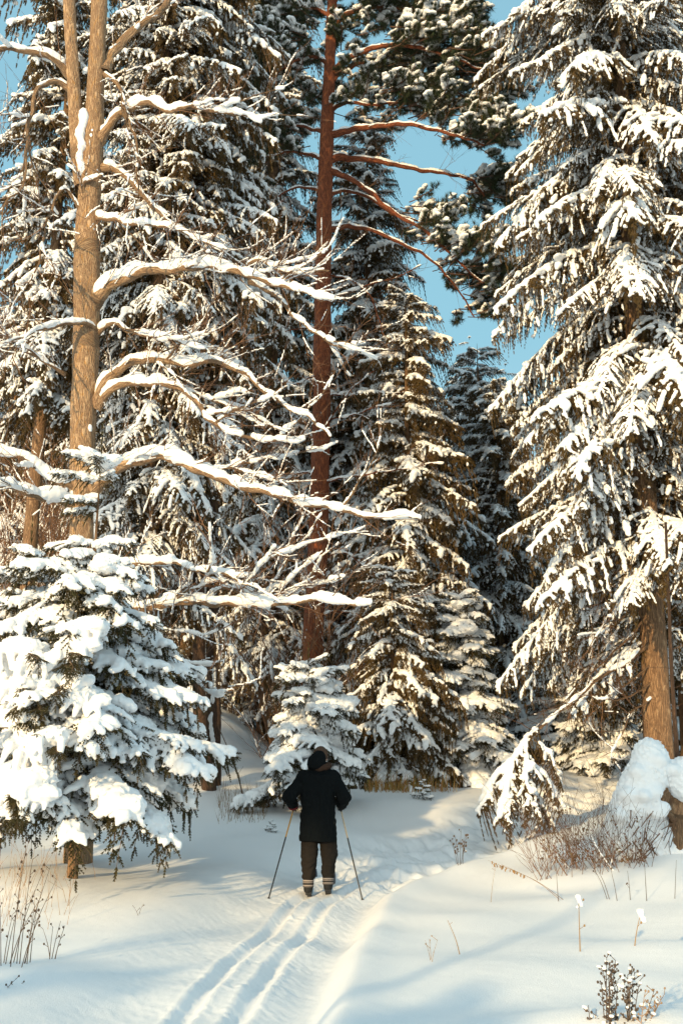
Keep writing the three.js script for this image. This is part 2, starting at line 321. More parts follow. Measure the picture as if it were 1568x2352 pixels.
const MATURE = { rise: 0.12, droop: 0.62, tip: 0.12, width: 0.31, step: 0.088, hang: 0.7, lift: 0, load: 0.82, gap: -0.26, pads: 0.3, pitch: 0.046, shoot: 0.108, thick: 0.018, limp: 1.25, shootSnow: 0.6, finger: 0.4, tufts: 0.08, under: 0.85, curtain: 1, curtainLen: 1.25, pillows: 2.8, pillow: 0.15, S: 0.93, axisSnow: 0.7, old: true, cell: 0.0185 };
const YOUNG = { ...MATURE, rise: 0.14, droop: 0.40, tip: 0.13, width: 0.44, step: 0.09, hang: 0.22, lift: 0.05, load: 0.97, gap: -0.85, pads: 0.5, finger: 0.6, pitch: 0.048, shoot: 0.135, limp: 0.4, shootSnow: 0.8, under: 0.4, curtain: 0.6, curtainLen: 0.7, pillows: 1.8, pillow: 0.19, S: 1.08, axisSnow: 1, old: false, cell: 0.0165, width: 0.44, step: 0.09, hang: 0.22, droop: 0.4 };
const boughsOf = (o, list, seed) => list.map((L, k) => spruceBough(L, seed + k * 7, o));
const matureSet = boughsOf(MATURE, [0.8, 1.0, 1.25, 1.5, 1.8, 2.1, 2.45, 2.9], 100), matureSet2 = boughsOf({ ...MATURE, pillows: 2.6, pillow: 0.16, load: 0.7, gap: -0.45, pads: 0.45 }, [0.95, 1.35, 1.7, 2.1, 2.6], 300);
const youngSet = boughsOf(YOUNG, [0.4, 0.65, 0.95, 1.3, 1.65, 2.0], 500), youngSet2 = boughsOf({ ...YOUNG, pillows: 3.6, pillow: 0.26 }, [0.8, 1.2, 1.6, 1.9], 700);
const fineSet = [...matureSet, ...matureSet2, ...boughsOf({ ...MATURE, cell: 0.025, step: 0.098 }, [3.4, 3.9], 800), ...boughsOf({ ...MATURE, cell: 0.025, step: 0.098, pillows: 3.4, pads: 0.45, gap: -0.4 }, [3.2, 4.4], 840)];   // used at a smaller scale, for finer foliage
const ALL = { fine: fineSet, mature: [...matureSet, ...matureSet2], young: [...youngSet, ...youngSet2] };
const pick = (set, L, r) => { const s = [...set].sort((a, b) => Math.abs(a.L - L) - Math.abs(b.L - L)); return s[Math.floor(r() * Math.min(5, s.length))]; };

const _m = new THREE.Matrix4(), _q = new THREE.Quaternion(), _e = new THREE.Euler();
function boughMatrix(pos, az, pitch, roll, sc) { _e.set(roll, az, pitch, 'YZX'); return new THREE.Matrix4().compose(pos, _q.setFromEuler(_e), V(sc, sc, Math.sin(az * 37.7) > 0 ? sc : -sc)); }

/* A spruce: trunk through the given points, boughs all round it. far = true: one crown and one snow part of kind stuff. */
function spruce(label, base, o) {
  const r = rng(o.seed), t = thing(o.name || 'spruce_tree', label, o.category || 'spruce', base, o.group);
  const H = o.H, lean = o.lean || [0, 0], ctr = (h) => V(lean[0] * h + (o.bow || 0) * Math.sin(h / H * 3), h, lean[1] * h);
  const g = new GB(), pts = []; for (let k = 0; k <= 28; k++) pts.push(ctr(-0.25 + (H + 0.25) * k / 28));
  tube(g, pts, (u) => o.R * (Math.pow(1 - u, 0.85) + 0.02) * (1 + 0.35 * Math.exp(-u * H / 0.35)), o.far ? 8 : 14, [1, 1, 1], { rough: 0.07, seed: o.seed });
  mesh('trunk', g.build(), o.bark || M.barkSpruce, t);
  const lists = new Map(), n = o.n; let az = r() * 6;
  for (let k = 0; k < n; k++) {
    const u = (k + r() * 0.8) / n, h = lerp(o.from, H * 0.985, u), f = (h - o.from) / (H - o.from);
    let L = o.len(f, h) * (0.72 + 0.5 * r()); az += 2.4 + (r() - 0.5) * 1.6;
    if (o.skip && o.skip(az % 6.283, h, r)) continue;
    L *= 1 + (o.uneven ?? 0.3) * n3(Math.cos(az) * 1.2 + o.seed, Math.sin(az) * 1.2, h * 0.45);
    if (o.longest) L = Math.min(L, o.longest * (0.85 + 0.15 * r()));
    const v = pick(ALL[o.kind || 'mature'], L * (o.kind === 'fine' ? 1.5 : 1), r), sc = clamp(L / v.L, o.kind === 'fine' ? 0.5 : 0.6, 1.35) * (0.95 + 0.1 * r());
    const pitch = lerp(o.pitch0 ?? -0.12, o.pitch1 ?? 0.45, f * f) + (r() - 0.5) * (o.tilt ?? 0.42);
    const mtx = boughMatrix(ctr(h), az, pitch, (r() - 0.5) * 0.3, sc);
    if (o.far) { if (!lists.has(v)) lists.set(v, []); lists.get(v).push(mtx); continue; }
    const b = mesh('bough', v.needles, M.needles, t); b.applyMatrix4(mtx); mesh('snow', v.snow, M.snow, b);
  }
  for (const [v, l] of lists) for (const [nm, geo, mat] of [['crown', v.needles, M.needles], ['snow', v.snow, M.snow]]) {
    const im = new THREE.InstancedMesh(geo, mat, l.length); l.forEach((x, i) => im.setMatrixAt(i, x)); im.name = nm; im.userData.kind = 'stuff'; im.castShadow = im.receiveShadow = true; t.add(im);
  }
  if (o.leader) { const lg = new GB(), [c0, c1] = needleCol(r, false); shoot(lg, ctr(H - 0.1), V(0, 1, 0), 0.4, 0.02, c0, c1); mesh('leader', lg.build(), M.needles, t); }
  return t;
}

// ------------------------------------------------------------------ pine sprays and bare limbs
function pineSpray(seed, L) {                                // a pine twig end: tufts of long needles with snow lying on them
  const r = rng(seed), gb = new GB(), sn = new Blobs();
  const tuft = (p, d, s) => {
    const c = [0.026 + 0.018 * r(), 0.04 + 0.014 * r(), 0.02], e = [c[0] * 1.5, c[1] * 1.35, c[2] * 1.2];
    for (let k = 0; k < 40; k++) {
      const q = V(r() - 0.5, r() - 0.5, r() - 0.5).normalize().addScaledVector(d, 0.55).normalize(), len = s * (0.75 + 0.4 * r()), w = 0.0048;
      const b = p.clone().addScaledVector(d, -0.05 * r()), sx = V(q.z + 0.01, 0, -q.x).normalize().multiplyScalar(w);
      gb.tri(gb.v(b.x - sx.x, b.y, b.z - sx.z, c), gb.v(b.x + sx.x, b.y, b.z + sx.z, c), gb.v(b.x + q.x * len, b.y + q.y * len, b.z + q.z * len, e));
    }
    if (r() < 0.0) { const R = 0.04 + 0.04 * r(); sn.cap(V(p.x - d.x * 0.03, p.y + 0.035, p.z - d.z * 0.03), V(p.x + d.x * 0.06, p.y + 0.03, p.z + d.z * 0.06), R, R * 0.8, 0.6); }
  };
  const ax = (t) => V(L * t, 0.12 * L * t * t - 0.05 * L * t, 0.1 * L * Math.sin(t * 4 + seed)), A = []; for (let k = 0; k <= 8; k++) A.push(ax(k / 8));
  tube(gb, A, (t) => lerp(0.011, 0.004, t), 4, [0.12, 0.06, 0.035]);
  const n = Math.round(L * 19);
  for (let k = 1; k <= n; k++) {
    const t = 0.15 + 0.85 * k / n, p = ax(t), a = r() * 6.28, d = V(0.8, 0.35 + 0.45 * Math.sin(a), 0.9 * Math.cos(a)).normalize(), bl = (0.12 + 0.3 * r()) * L * (1.15 - t) + 0.05, e = p.clone().addScaledVector(d, bl);
    tube(gb, [p, e], [0.005, 0.003], 3, [0.12, 0.06, 0.035]);
    const m = Math.max(1, Math.round(bl / 0.09)); for (let q = 0; q < m; q++) tuft(p.clone().lerp(e, (q + 1) / m), d, 0.105);
    if (n2(k * 0.35, seed) > -0.05) { const R = 0.055 + 0.05 * r(); sn.cap(p.clone().lerp(e, 0.35).add(V(0, 0.05, 0)), e.clone().add(V(0, 0.045, 0)), R * 0.8, R, 0.5); if (r() < 0.4) sn.cap(p.clone().add(V(0, 0.04, 0)), p.clone().lerp(e, 0.5).add(V(0, 0.05, 0)), 0.06, 0.07, 0.5); }
  }
  return { L, needles: gb.build(), snow: sn.build(0.018, 0.2) };
}
const sprays = [0.55, 0.7, 0.85, 1.0].map((L, k) => pineSpray(900 + k * 5, L));
function path(px, D0, D1) { return px.map(([x, y, dd], k) => at(x, y, lerp(D0, D1, px.length > 1 ? k / (px.length - 1) : 0) + (dd || 0))); }
function twigs(gb, sn, r, p, d, len, rad, depth, snowy) {    // a wiry twig with side twigs
  const pts = [p.clone()], dir = d.clone(), n = Math.max(3, Math.round(len / 0.15)); let q = p.clone();
  for (let k = 0; k < n; k++) { dir.x += (r() - 0.5) * 0.42; dir.y += (r() - 0.45) * 0.36; dir.z += (r() - 0.5) * 0.42; dir.normalize(); q = q.clone().addScaledVector(dir, len / n); pts.push(q); }
  const w = 0.75 + 0.5 * r();
  tube(gb, pts, (t) => Math.max(0.0016, rad * (1 - 0.75 * t)), 3, TWIG.map((v) => v * w));
  if (sn && r() < snowy) for (let k = 0; k < n - 1; k++) if (r() < 0.8) { const up = V(0, rad + 0.007, 0); sn.cap(pts[k].clone().add(up), pts[k + 1].clone().add(up), 0.013 + rad * 0.9, 0.012 + rad * 0.8, 1); }
  if (depth > 0) for (let k = 1; k < n; k++) if (r() < 0.55) {
    const sd = pts[k + 1].clone().sub(pts[k]).normalize().add(V((r() - 0.5) * 1.5, (r() - 0.35) * 1.2, (r() - 0.5) * 1.5)).normalize();
    twigs(gb, sn, r, pts[k], sd, len * (0.28 + 0.4 * r()), rad * 0.6, depth - 1, snowy * 0.6);
  }
}
/* a limb with its snow ridge and its twigs, hung on a tree */
function limb(tree, pts, r0, r1, bark, seed, o = {}) {
  const r = rng(seed), P = smooth(pts, 0.09).map((p) => p.sub(tree.position)), gb = new GB(), n = P.length;
  P.forEach((p, k) => { const w = Math.min(1, k / 4) * (0.5 + r0); p.x += 0.05 * w * n2(k * 0.16, seed); p.y += 0.06 * w * n2(k * 0.18, seed + 9); p.z += 0.06 * w * n2(k * 0.16, seed + 5); });
  const rad = (t) => lerp(r0, r1, Math.pow(t, 0.8)) * (1 + 0.55 * Math.exp(-t * 16)) * (1 + 0.13 * Math.max(0, n2(t * 22, seed + 3)));
  tube(gb, P, rad, o.sides || 8, [1, 1, 1], { rough: 0.17, seed, freq: 5 });
  const lm = mesh('limb', gb.build(), bark, tree);
  const tg = new GB(), sn = new Blobs(), S = o.snow ?? 1;
  if (S > 0) for (let k = 1; k < n - 1; k++) {
    const R = rad(k / n), t = P[k + 1].clone().sub(P[k]), flat = Math.hypot(t.x, t.z) / t.length(); if (flat < 0.45 || n2(k * 0.13, seed * 3.1) < (o.bare ?? -0.75)) continue;
    const q = S * (0.024 + R * 0.85) * (0.8 + 0.5 * n2(k * 0.3, seed + 40)) * Math.pow(flat, 0.7), up = R * 0.8 + q * 0.28;
    sn.cap(V(P[k].x, P[k].y + up, P[k].z), V(P[k + 1].x, P[k + 1].y + up, P[k + 1].z), q * 1.25, q * 1.25, 1.15);
    if (r() < 0.14) sn.ball(V(P[k].x, P[k].y + up + q * 0.35, P[k].z), q * (1.3 + 0.5 * r()), 0.9);
  }
  const m = Math.round((o.twigs ?? 3) * n * (o.many || 0.09));
  for (let k = 0; k < m; k++) {
    const i = 2 + Math.floor(r() * (n - 3)), t = P[i + 1 < n ? i + 1 : i].clone().sub(P[i - 1]).normalize();
    const d = t.multiplyScalar(0.7).add(V((r() - 0.5) * 1.3, (r() - 0.35) * 1.3, (r() - 0.5) * 1.5)).normalize();
    twigs(tg, sn, r, P[i], d, (o.twigLen || 0.8) * (0.35 + 0.9 * r()), 0.0065 * (o.twigR || 1), 2, o.twigSnow ?? 0.5);
  }
  if (!tg.empty) mesh('twig', tg.build(), M.wood, lm, 'stuff');
  if (sn.s.length) mesh('snow', sn.build(o.cell || 0.02, 0.08), M.snow, lm, 'stuff');
  return P;
}
function tracedTrunk(tree, pts, radii, bark, seed, sides = 16) {
  const P = smooth(pts, 0.22).map((p) => p.sub(tree.position)), gb = new GB(), n = radii.length - 1;
  tube(gb, P, (t) => { const k = t * n, i = Math.min(n - 1, Math.floor(k)); return lerp(radii[i], radii[i + 1], k - i); }, sides, [1, 1, 1], { rough: 0.07, seed, freq: 1.2 });
  return mesh('trunk', gb.build(), bark, tree);
}

// ------------------------------------------------------------------ trees of the photograph, front to back
const youngLen = (a, b, e) => (f) => a + b * Math.pow(1 - f, e) * Math.min(1, 0.6 + f * 4);
const leaderLen = (top, L) => (f, h) => h < top ? 0.35 + L * Math.pow((top - h) / top, 0.62) * Math.min(1, 0.55 + f * 3) : 0.24 + 0.1 * Math.sin(h * 9);
spruce('snow-laden young spruce at the left with its bare orange lower trunk showing', spot(172, 14.2), { seed: 21, H: 5.1, R: 0.058, from: 0.85, n: 132, kind: 'young', uneven: 0.35, len: leaderLen(3.75, 1.68), skip: (a, h, q) => h > 3.75 && q() < 0.8, pitch0: -0.1, pitch1: 0.25, lean: [0.025, 0], leader: true, name: 'young_spruce', category: 'spruce' });
spruce('young spruce at the left edge behind the snow-laden one', spot(-8, 15.8), { seed: 33, H: 4.3, R: 0.055, from: 1.0, n: 92, kind: 'young', uneven: 0.4, len: leaderLen(3.5, 1.6), skip: (a, h, q) => h > 3.5 && q() < 0.5, pitch0: -0.12, pitch1: 0.25, lean: [0.06, 0], leader: true, name: 'young_spruce', category: 'spruce' });

{
  const t = scene.getObjectByName('young_spruce'), r = rng(61), sn = new Blobs(), c = [[10, 1500], [45, 1485], [80, 1520], [30, 1545], [65, 1570], [105, 1590], [20, 1600], [60, 1630], [100, 1650], [125, 1690], [30, 1660], [70, 1700], [95, 1720], [15, 1770], [55, 1765], [90, 1785], [40, 1800], [100, 1815], [150, 1500], [180, 1475], [210, 1440], [165, 1560], [195, 1600]];
  for (const [px, py] of c) { const p = at(px, py, 12.95 + 0.25 * r() - (py > 1650 ? 0.3 : 0) + (px < 60 ? 0.25 : 0)).sub(t.position), R = 0.17 + 0.13 * r(); sn.ball(p, R, 0.6); for (let k = 0; k < 4; k++) sn.ball(V(p.x + (r() - 0.5) * 0.45, p.y - 0.05 * r(), p.z + (r() - 0.5) * 0.4), 0.1 + 0.08 * r(), 0.7); for (let k = 0; k < 5; k++) { const q = V(p.x + (r() - 0.5) * 0.4, p.y - 0.05, p.z + 0.1 + 0.12 * r()); sn.cap(q, V(q.x + (r() - 0.5) * 0.14, q.y - 0.12 - 0.1 * r(), q.z + 0.08 * r()), 0.07, 0.035, 0.9); } }
  mesh('snow_pillow', sn.build(0.019, 0.16), M.snow, t, 'stuff');
  for (let k = 0; k < 16; k++) { const [px, py] = c[Math.floor(r() * c.length)], v = youngSet[k % 2], b = mesh('bough', v.needles, M.needles, t); b.applyMatrix4(boughMatrix(at(px + (r() - 0.5) * 50, py + 12 + r() * 20, 12.75).sub(t.position), -1.57 + (r() - 0.5) * 1.8, -0.25 + (r() - 0.5) * 0.5, 0, 0.6)); }
}
// the forked bare tree
{
  const D = 17.2, base = spot(184, D);
  const t = thing('bare_tree', 'big bare forked tree at the left with snow along every arching limb', 'tree', base);
  const gbase = base.clone().add(V(0, -0.2, 0));
  tracedTrunk(t, [gbase, at(187, 1500, D), at(188, 1280, D), at(190, 1000, D), at(198, 800, D), at(200, 600, D), at(207, 420, D), at(214, 330, D), at(220, 200, D), at(226, 60, D), at(232, -120, D), at(236, -420, D)], [0.21, 0.175, 0.17, 0.175, 0.185, 0.20, 0.20, 0.165, 0.13, 0.125, 0.11, 0.07], M.barkTan, 5, 20);
  tracedTrunk(t, [at(190, 430, D), at(178, 330, D), at(170, 200, D - 0.1), at(162, 60, D - 0.15), at(155, -120, D - 0.3), at(140, -420, D - 0.5)], [0.13, 0.105, 0.10, 0.09, 0.08, 0.05], M.barkTan, 8, 16);
  const L = (px, dz, r0, r1, seed, o) => {
    const P = limb(t, path(px, D, D + dz), r0, r1, M.barkTan, seed, { twigSnow: 0.4, many: 0.15, twigR: 1.1, twigLen: 0.95, ...o }), q = rng(seed + 500), n = P.length;
    for (let k = 0; k < n * 0.075; k++) {                    // thinner branches forking from the limb
      const i = 4 + Math.floor(q() * (n - 8)); if (i < 1 || i >= n - 2) continue; const d = P[i + 1].clone().sub(P[i]).normalize(); let p = P[i].clone().add(base); const pts = [p.clone()], len = 0.6 + 1.1 * q();
      d.add(V((q() - 0.5) * 0.9, (q() - 0.4) * 1.3, (q() - 0.5) * 1.4)).normalize();
      for (let j = 0; j < 5; j++) { d.x += (q() - 0.5) * 0.5; d.y += (q() - 0.45) * 0.5; d.z += (q() - 0.5) * 0.5; d.normalize(); p = p.clone().addScaledVector(d, len / 5); pts.push(p); }
      limb(t, pts, 0.013 + 0.008 * q(), 0.005, M.barkTan, seed * 31 + k, { sides: 6, snow: 0.85 + 0.4 * q(), twigs: 4, many: 0.15, twigLen: 0.6, twigSnow: 0.3, bare: -0.35 });
    }
    return P;
  };
  const fk = new Blobs(), rf = rng(59), F3 = (px, py, R, sy = 1) => fk.ball(at(px, py, D - 0.12).sub(base), R, sy);
  for (let k = 0; k < 16; k++) F3(186 + 3 * Math.sin(k) + (k < 6 ? 6 - k : 0), 262 + k * 9, 0.05 + 0.05 * rf() + (k < 6 ? 0.03 : 0), 1.3); for (let k = 0; k < 8; k++) F3(213 - k * 2.5, 300 + k * 13, 0.04 + 0.02 * rf(), 1.5);
  for (let k = 0; k < 9; k++) F3(180 + rf() * 34, 560 + rf() * 640, 0.03 + 0.035 * rf(), 1.6);
  mesh('snow', fk.build(0.018, 0.15), M.snow, t, 'stuff');
  L([[212, 700], [250, 660], [300, 632], [360, 622], [430, 614], [530, 617], [580, 636], [640, 655], [700, 673], [760, 692]], -1.4, 0.085, 0.02, 61, { snow: 1.25, twigs: 5 });
  L([[560, 620], [590, 600], [640, 617], [700, 626], [755, 620]], -0.6, 0.035, 0.012, 62, { snow: 1.2 });
  L([[575, 645], [620, 668], [655, 705], [700, 745], [755, 785], [830, 800]], -0.9, 0.04, 0.012, 63, { snow: 1.1 });
  L([[224, 330], [250, 288], [285, 258], [340, 238], [395, 255], [430, 243], [470, 252], [520, 258], [600, 277]], -1.0, 0.07, 0.015, 64, { snow: 1.2, twigs: 4 });
  L([[236, 170], [255, 130], [285, 90], [320, 62], [352, 40], [385, 0], [420, -60]], 0.8, 0.085, 0.04, 65, { snow: 0.55, twigs: 2.5 });
  L([[160, 175], [140, 150], [112, 128], [60, 115], [0, 112], [-70, 118]], -0.6, 0.06, 0.025, 66, { snow: 1.1 });
  L([[172, 215], [130, 188], [100, 195], [78, 235], [62, 330], [52, 430], [10, 475], [3, 540]], -0.9, 0.045, 0.008, 67, { snow: 0.75, twigs: 3 });
  L([[236, 385], [262, 388], [300, 420], [350, 470], [400, 520], [450, 548], [520, 580]], -0.7, 0.05, 0.014, 68, { snow: 0.8 });
  L([[218, 500], [240, 502], [300, 512], [370, 520], [450, 545], [520, 577]], -1.2, 0.042, 0.012, 69, { snow: 1.1 });
  L([[215, 500], [196, 470], [193, 420], [210, 415], [235, 405]], -0.4, 0.035, 0.02, 70, { snow: 1.0, twigs: 2 });
  L([[222, 930], [240, 880], [290, 842], [350, 822], [425, 838], [500, 832], [565, 862], [615, 902], [675, 942], [720, 970], [758, 1003]], -1.3, 0.07, 0.014, 71, { snow: 1.15, twigs: 4 });
  L([[222, 935], [245, 905], [285, 884], [340, 880], [395, 888], [440, 915], [478, 962], [530, 998], [600, 1010], [695, 1012]], -0.9, 0.06, 0.014, 72, { snow: 1.15, twigs: 4 });
  L([[400, 890], [475, 915], [530, 938], [605, 978]], -0.7, 0.03, 0.01, 73, { snow: 1.1 });
  L([[205, 1135], [235, 1098], [270, 1080], [320, 1060], [380, 1050], [450, 1078], [525, 1108], [600, 1130], [675, 1150], [750, 1165], [850, 1184], [960, 1190]], -1.6, 0.082, 0.016, 74, { snow: 1.3, twigs: 3.5 });
  L([[480, 1090], [530, 1075], [590, 1092], [635, 1100], [655, 1075]], -0.8, 0.022, 0.008, 75, { snow: 1 });
  L([[185, 1165], [130, 1150], [80, 1135], [20, 1118], [-60, 1105]], -1.2, 0.065, 0.03, 76, { snow: 1.3 });
  L([[195, 1135], [150, 1110], [100, 1090], [75, 1060], [0, 1040], [-70, 1030]], -0.7, 0.05, 0.025, 77, { snow: 1.4 });
  L([[205, 1300], [280, 1298], [370, 1288], [430, 1305], [480, 1315], [565, 1322]], -1.6, 0.05, 0.012, 78, { snow: 1.3 });
  L([[215, 1405], [300, 1402], [425, 1385], [500, 1385], [600, 1388], [700, 1380], [785, 1385], [850, 1390]], -2.0, 0.07, 0.018, 79, { snow: 1.45, twigs: 4.5 });
  L([[470, 1382], [510, 1350], [560, 1345], [600, 1300], [632, 1252]], -1.6, 0.02, 0.007, 80, { snow: 1.2 });
  L([[640, 1384], [690, 1352], [740, 1340], [790, 1325]], -1.6, 0.022, 0.008, 81, { snow: 1.4 });
  L([[560, 1386], [610, 1360], [660, 1335], [740, 1270]], -1.5, 0.02, 0.007, 82, { snow: 1.2 });
  L([[215, 1500], [300, 1490], [350, 1488], [410, 1512], [480, 1590], [535, 1590]], -2.1, 0.04, 0.01, 83, { snow: 1.2, twigs: 3 });
  L([[225, 760], [190, 745], [130, 748], [60, 772], [0, 800]], -1.2, 0.04, 0.012, 84, { snow: 0.9, twigs: 4 });
  L([[225, 765], [260, 745], [310, 765], [370, 770], [430, 790], [470, 800]], -1.1, 0.035, 0.012, 85, { snow: 1.2, twigs: 4 });
  L([[235, 170], [270, 190], [290, 260], [312, 330], [315, 420], [310, 500]], -0.9, 0.035, 0.008, 86, { snow: 0.5, twigs: 4 });
  L([[150, 860], [90, 820], [40, 790], [-20, 740]], -1.0, 0.025, 0.01, 87, { snow: 0.9, twigs: 4 });
  L([[210, 560], [150, 430], [110, 500], [90, 600], [40, 690], [25, 695]], -1.0, 0.03, 0.008, 88, { snow: 0.9, twigs: 3 });
}

// the twin trunks, the red pine and the pine's sprays
function spray(tree, p, az, pitch, sc, r) { const v = sprays[Math.floor(r() * sprays.length)], b = mesh('needle_spray', v.needles, M.needles, tree); b.applyMatrix4(boughMatrix(p, az, pitch, (r() - 0.5) * 0.8, sc)); mesh('snow', v.snow, M.snow, b); }
{
  const r = rng(91);
  const twin = (label, px, D, R, seed, from, H, len) => {
    const pts = px.map(([x, y]) => at(x, y, D)), base = V(pts[0].x, ground(pts[0].x, -D), -D), t = thing('spruce_tree', label, 'spruce', base);
    tracedTrunk(t, [base.clone().add(V(0, -0.25, 0)), ...pts.slice(1)], R, M.barkDark, seed, 12);
    const P = smooth([base, ...pts.slice(1)], 0.2); let az = 0;
    for (const p of P) { const h = p.y - base.y; if (h < from) { if (r() < 0.12 && h > 1.6) { const tg = new GB(); twigs(tg, null, r, p.clone().sub(base), V(r() - 0.5, -0.15, r() - 0.5).normalize(), 0.5 + 0.6 * r(), 0.007, 1, 0); mesh('dead_twig', tg.build(), M.wood, t); } continue; }
      for (let q = 0; q < 2; q++) { az += 2.4 + r() * 0.6; const l = len * (0.6 + 0.7 * r()), v = pick(ALL.mature, l, r), b = mesh('bough', v.needles, M.needles, t); b.applyMatrix4(boughMatrix(p.clone().sub(base), az, -0.1 + (r() - 0.5) * 0.3, 0, clamp(l / v.L, 0.7, 1.3))); mesh('snow', v.snow, M.snow, b); } }
    return t;
  };
  twin('left one of the two dark trunks standing close together, curved at the foot', [[486, 1850], [462, 1690], [457, 1450], [455, 1100], [450, 800], [441, 450], [428, 100], [415, -300]], 22, [0.14, 0.115, 0.108, 0.1, 0.095, 0.09, 0.08, 0.05], 92, 8.3, 20, 1.5);
  const t2 = twin('right one of the two dark trunks standing close together, streaked with snow', [[490, 1845], [490, 1690], [490, 1450], [487, 1100], [482, 800], [474, 500], [470, 100], [468, -200]], 22.4, [0.15, 0.13, 0.12, 0.115, 0.1, 0.09, 0.08, 0.05], 93, 7.4, 20, 1.6);

  { const sk = new Blobs(), q = rng(94); for (let k = 0; k < 46; k++) if (n2(k * 0.2, 8) > -0.3) sk.ball(at(487 + 4 * Math.sin(k * 0.21) + 3 * q(), 1520 + k * 6, 22.27).sub(t2.position), 0.03 + 0.03 * q(), 1.8); mesh('snow', sk.build(0.018, 0.2), M.snow, t2, 'stuff'); }
  const D = 26, base = spot(714, D), t = thing('pine_tree', 'tall pine with a straight red-brown trunk in the middle', 'pine', base);
  tracedTrunk(t, [base.clone().add(V(0, -0.3, 0)), at(718, 1500, D), at(730, 1250, D), at(737, 1000, D), at(741, 700, D), at(747, 400, D), at(757, 150, D), at(764, -50, D), at(770, -350, D)], [0.25, 0.225, 0.215, 0.20, 0.19, 0.175, 0.13, 0.11, 0.06], M.barkPine, 95, 18);
  const L = (px, dz, r0, r1, seed, o = {}, nS = 0, from = 0.4) => {
    const P = limb(t, path(px, D, D + dz), r0, r1, M.barkPine, seed, { snow: 0.6, twigs: 1.6, many: 0.15, twigLen: 0.9, twigSnow: 0.08, cell: 0.024, ...o });
    const q = rng(seed + 1000);
    for (let k = 0; k < nS * 1.7; k++) {
      const u = from + (1 - from) * Math.pow(q(), 0.7), i = Math.min(P.length - 2, Math.floor(u * P.length)), d = P[i + 1].clone().sub(P[i]).normalize();
      const p = P[i].clone().add(V((q() - 0.5) * 0.7, (q() - 0.35) * 0.55, (q() - 0.5) * 0.9)), az = Math.atan2(-d.z, d.x) + (q() - 0.5) * 1.9;
      spray(t, p, az, (q() - 0.4) * 0.6, 1.0 + 0.6 * q(), q);
    }
  };
  L([[752, 312], [800, 300], [880, 288], [930, 285], [1000, 300], [1060, 315], [1110, 330]], -1.5, 0.075, 0.025, 101, {}, 20, 0.5);
  L([[750, 368], [800, 362], [880, 372], [950, 388], [1020, 400], [1085, 415], [1110, 450]], 0.8, 0.08, 0.025, 102, { snow: 0.75 }, 13, 0.78);
  L([[760, 170], [800, 135], [850, 115], [900, 105], [960, 108], [1030, 130], [1110, 160]], -1.0, 0.075, 0.02, 103, { snow: 0.5 }, 30, 0.12);
  L([[758, 185], [810, 150], [870, 145], [920, 155], [1000, 180], [1090, 240]], 0.8, 0.06, 0.02, 104, { snow: 0.4 }, 26, 0.15);
  L([[766, 60], [800, 30], [860, 15], [930, 25], [970, 60], [1010, 95]], -0.6, 0.06, 0.02, 105, { snow: 0.5 }, 32, 0.08);
  L([[766, 0], [820, -40], [880, -55], [950, -50], [1000, -30]], 0.6, 0.06, 0.02, 106, {}, 26, 0.05);
  L([[750, 390], [800, 410], [860, 450], [910, 495], [960, 520], [1010, 560], [1060, 610], [1110, 650]], -1.2, 0.07, 0.02, 107, { snow: 0.6 }, 20, 0.55);
  L([[752, 448], [800, 440], [850, 458], [900, 490], [960, 510]], 1.0, 0.045, 0.02, 108, {}, 5, 0.7);
  L([[748, 530], [800, 522], [860, 530], [920, 560], [980, 590], [1040, 650], [1090, 730]], 0.3, 0.055, 0.015, 109, {}, 12, 0.62);
  L([[748, 305], [700, 292], [640, 288], [600, 292]], 0.9, 0.05, 0.015, 110, { snow: 0.6 }, 12, 0.25);
  L([[745, 370], [700, 352], [655, 350], [610, 360]], -0.5, 0.045, 0.012, 111, { snow: 0.8 }, 12, 0.25);
  L([[757, 150], [720, 130], [680, 140], [640, 165], [610, 200]], -0.7, 0.05, 0.015, 112, {}, 20, 0.1);
  L([[762, 40], [720, 20], [670, 40], [620, 90]], 0.5, 0.05, 0.015, 113, {}, 20, 0.08);
  L([[752, 260], [790, 235], [850, 240], [920, 235], [990, 230]], -0.5, 0.05, 0.015, 114, { snow: 0.5 }, 20, 0.15);
  L([[745, 440], [690, 430], [640, 450], [600, 480]], 0.5, 0.04, 0.012, 115, {}, 5, 0.4);
  { const q = rng(1500); for (let k = 0; k < 46; k++) { const p = at(758 + (q() - 0.5) * 220 * (0.4 + 0.6 * q()), -60 + 330 * q(), D + (q() - 0.3) * 1.8).sub(base); spray(t, p, q() * 6.28, (q() - 0.4) * 0.7, 0.9 + 0.6 * q(), q); } }
  for (const [px, dz, s] of [[[[740, 910], [800, 905], [870, 905], [930, 898]], 0.2, 121], [[[742, 965], [800, 955], [850, 940], [905, 925]], -0.8, 122], [[[738, 1110], [800, 1098], [900, 1080], [1015, 1062]], -1.2, 123], [[[735, 1000], [760, 960], [800, 900], [860, 850]], -0.4, 124], [[[742, 630], [800, 640], [850, 680], [880, 770]], -0.8, 125], [[[744, 690], [830, 660], [900, 640], [965, 610]], -1, 126], [[[742, 760], [690, 755], [640, 770], [590, 800]], 0.4, 127], [[[740, 860], [680, 880], [640, 900], [600, 905]], -0.5, 128], [[[725, 1240], [690, 1230], [640, 1260], [600, 1250]], -0.8, 129], [[[730, 1290], [790, 1270], [850, 1310], [905, 1345]], -1.0, 130], [[[722, 1420], [780, 1405], [830, 1420], [880, 1480]], -0.8, 131], [[[735, 1090], [690, 1085], [640, 1110], [600, 1120]], -0.3, 132]]) L(px, dz, 0.022, 0.008, s, { snow: 1.0, twigs: 3.5, twigLen: 0.7, cell: 0.022, bare: -0.3 });
}

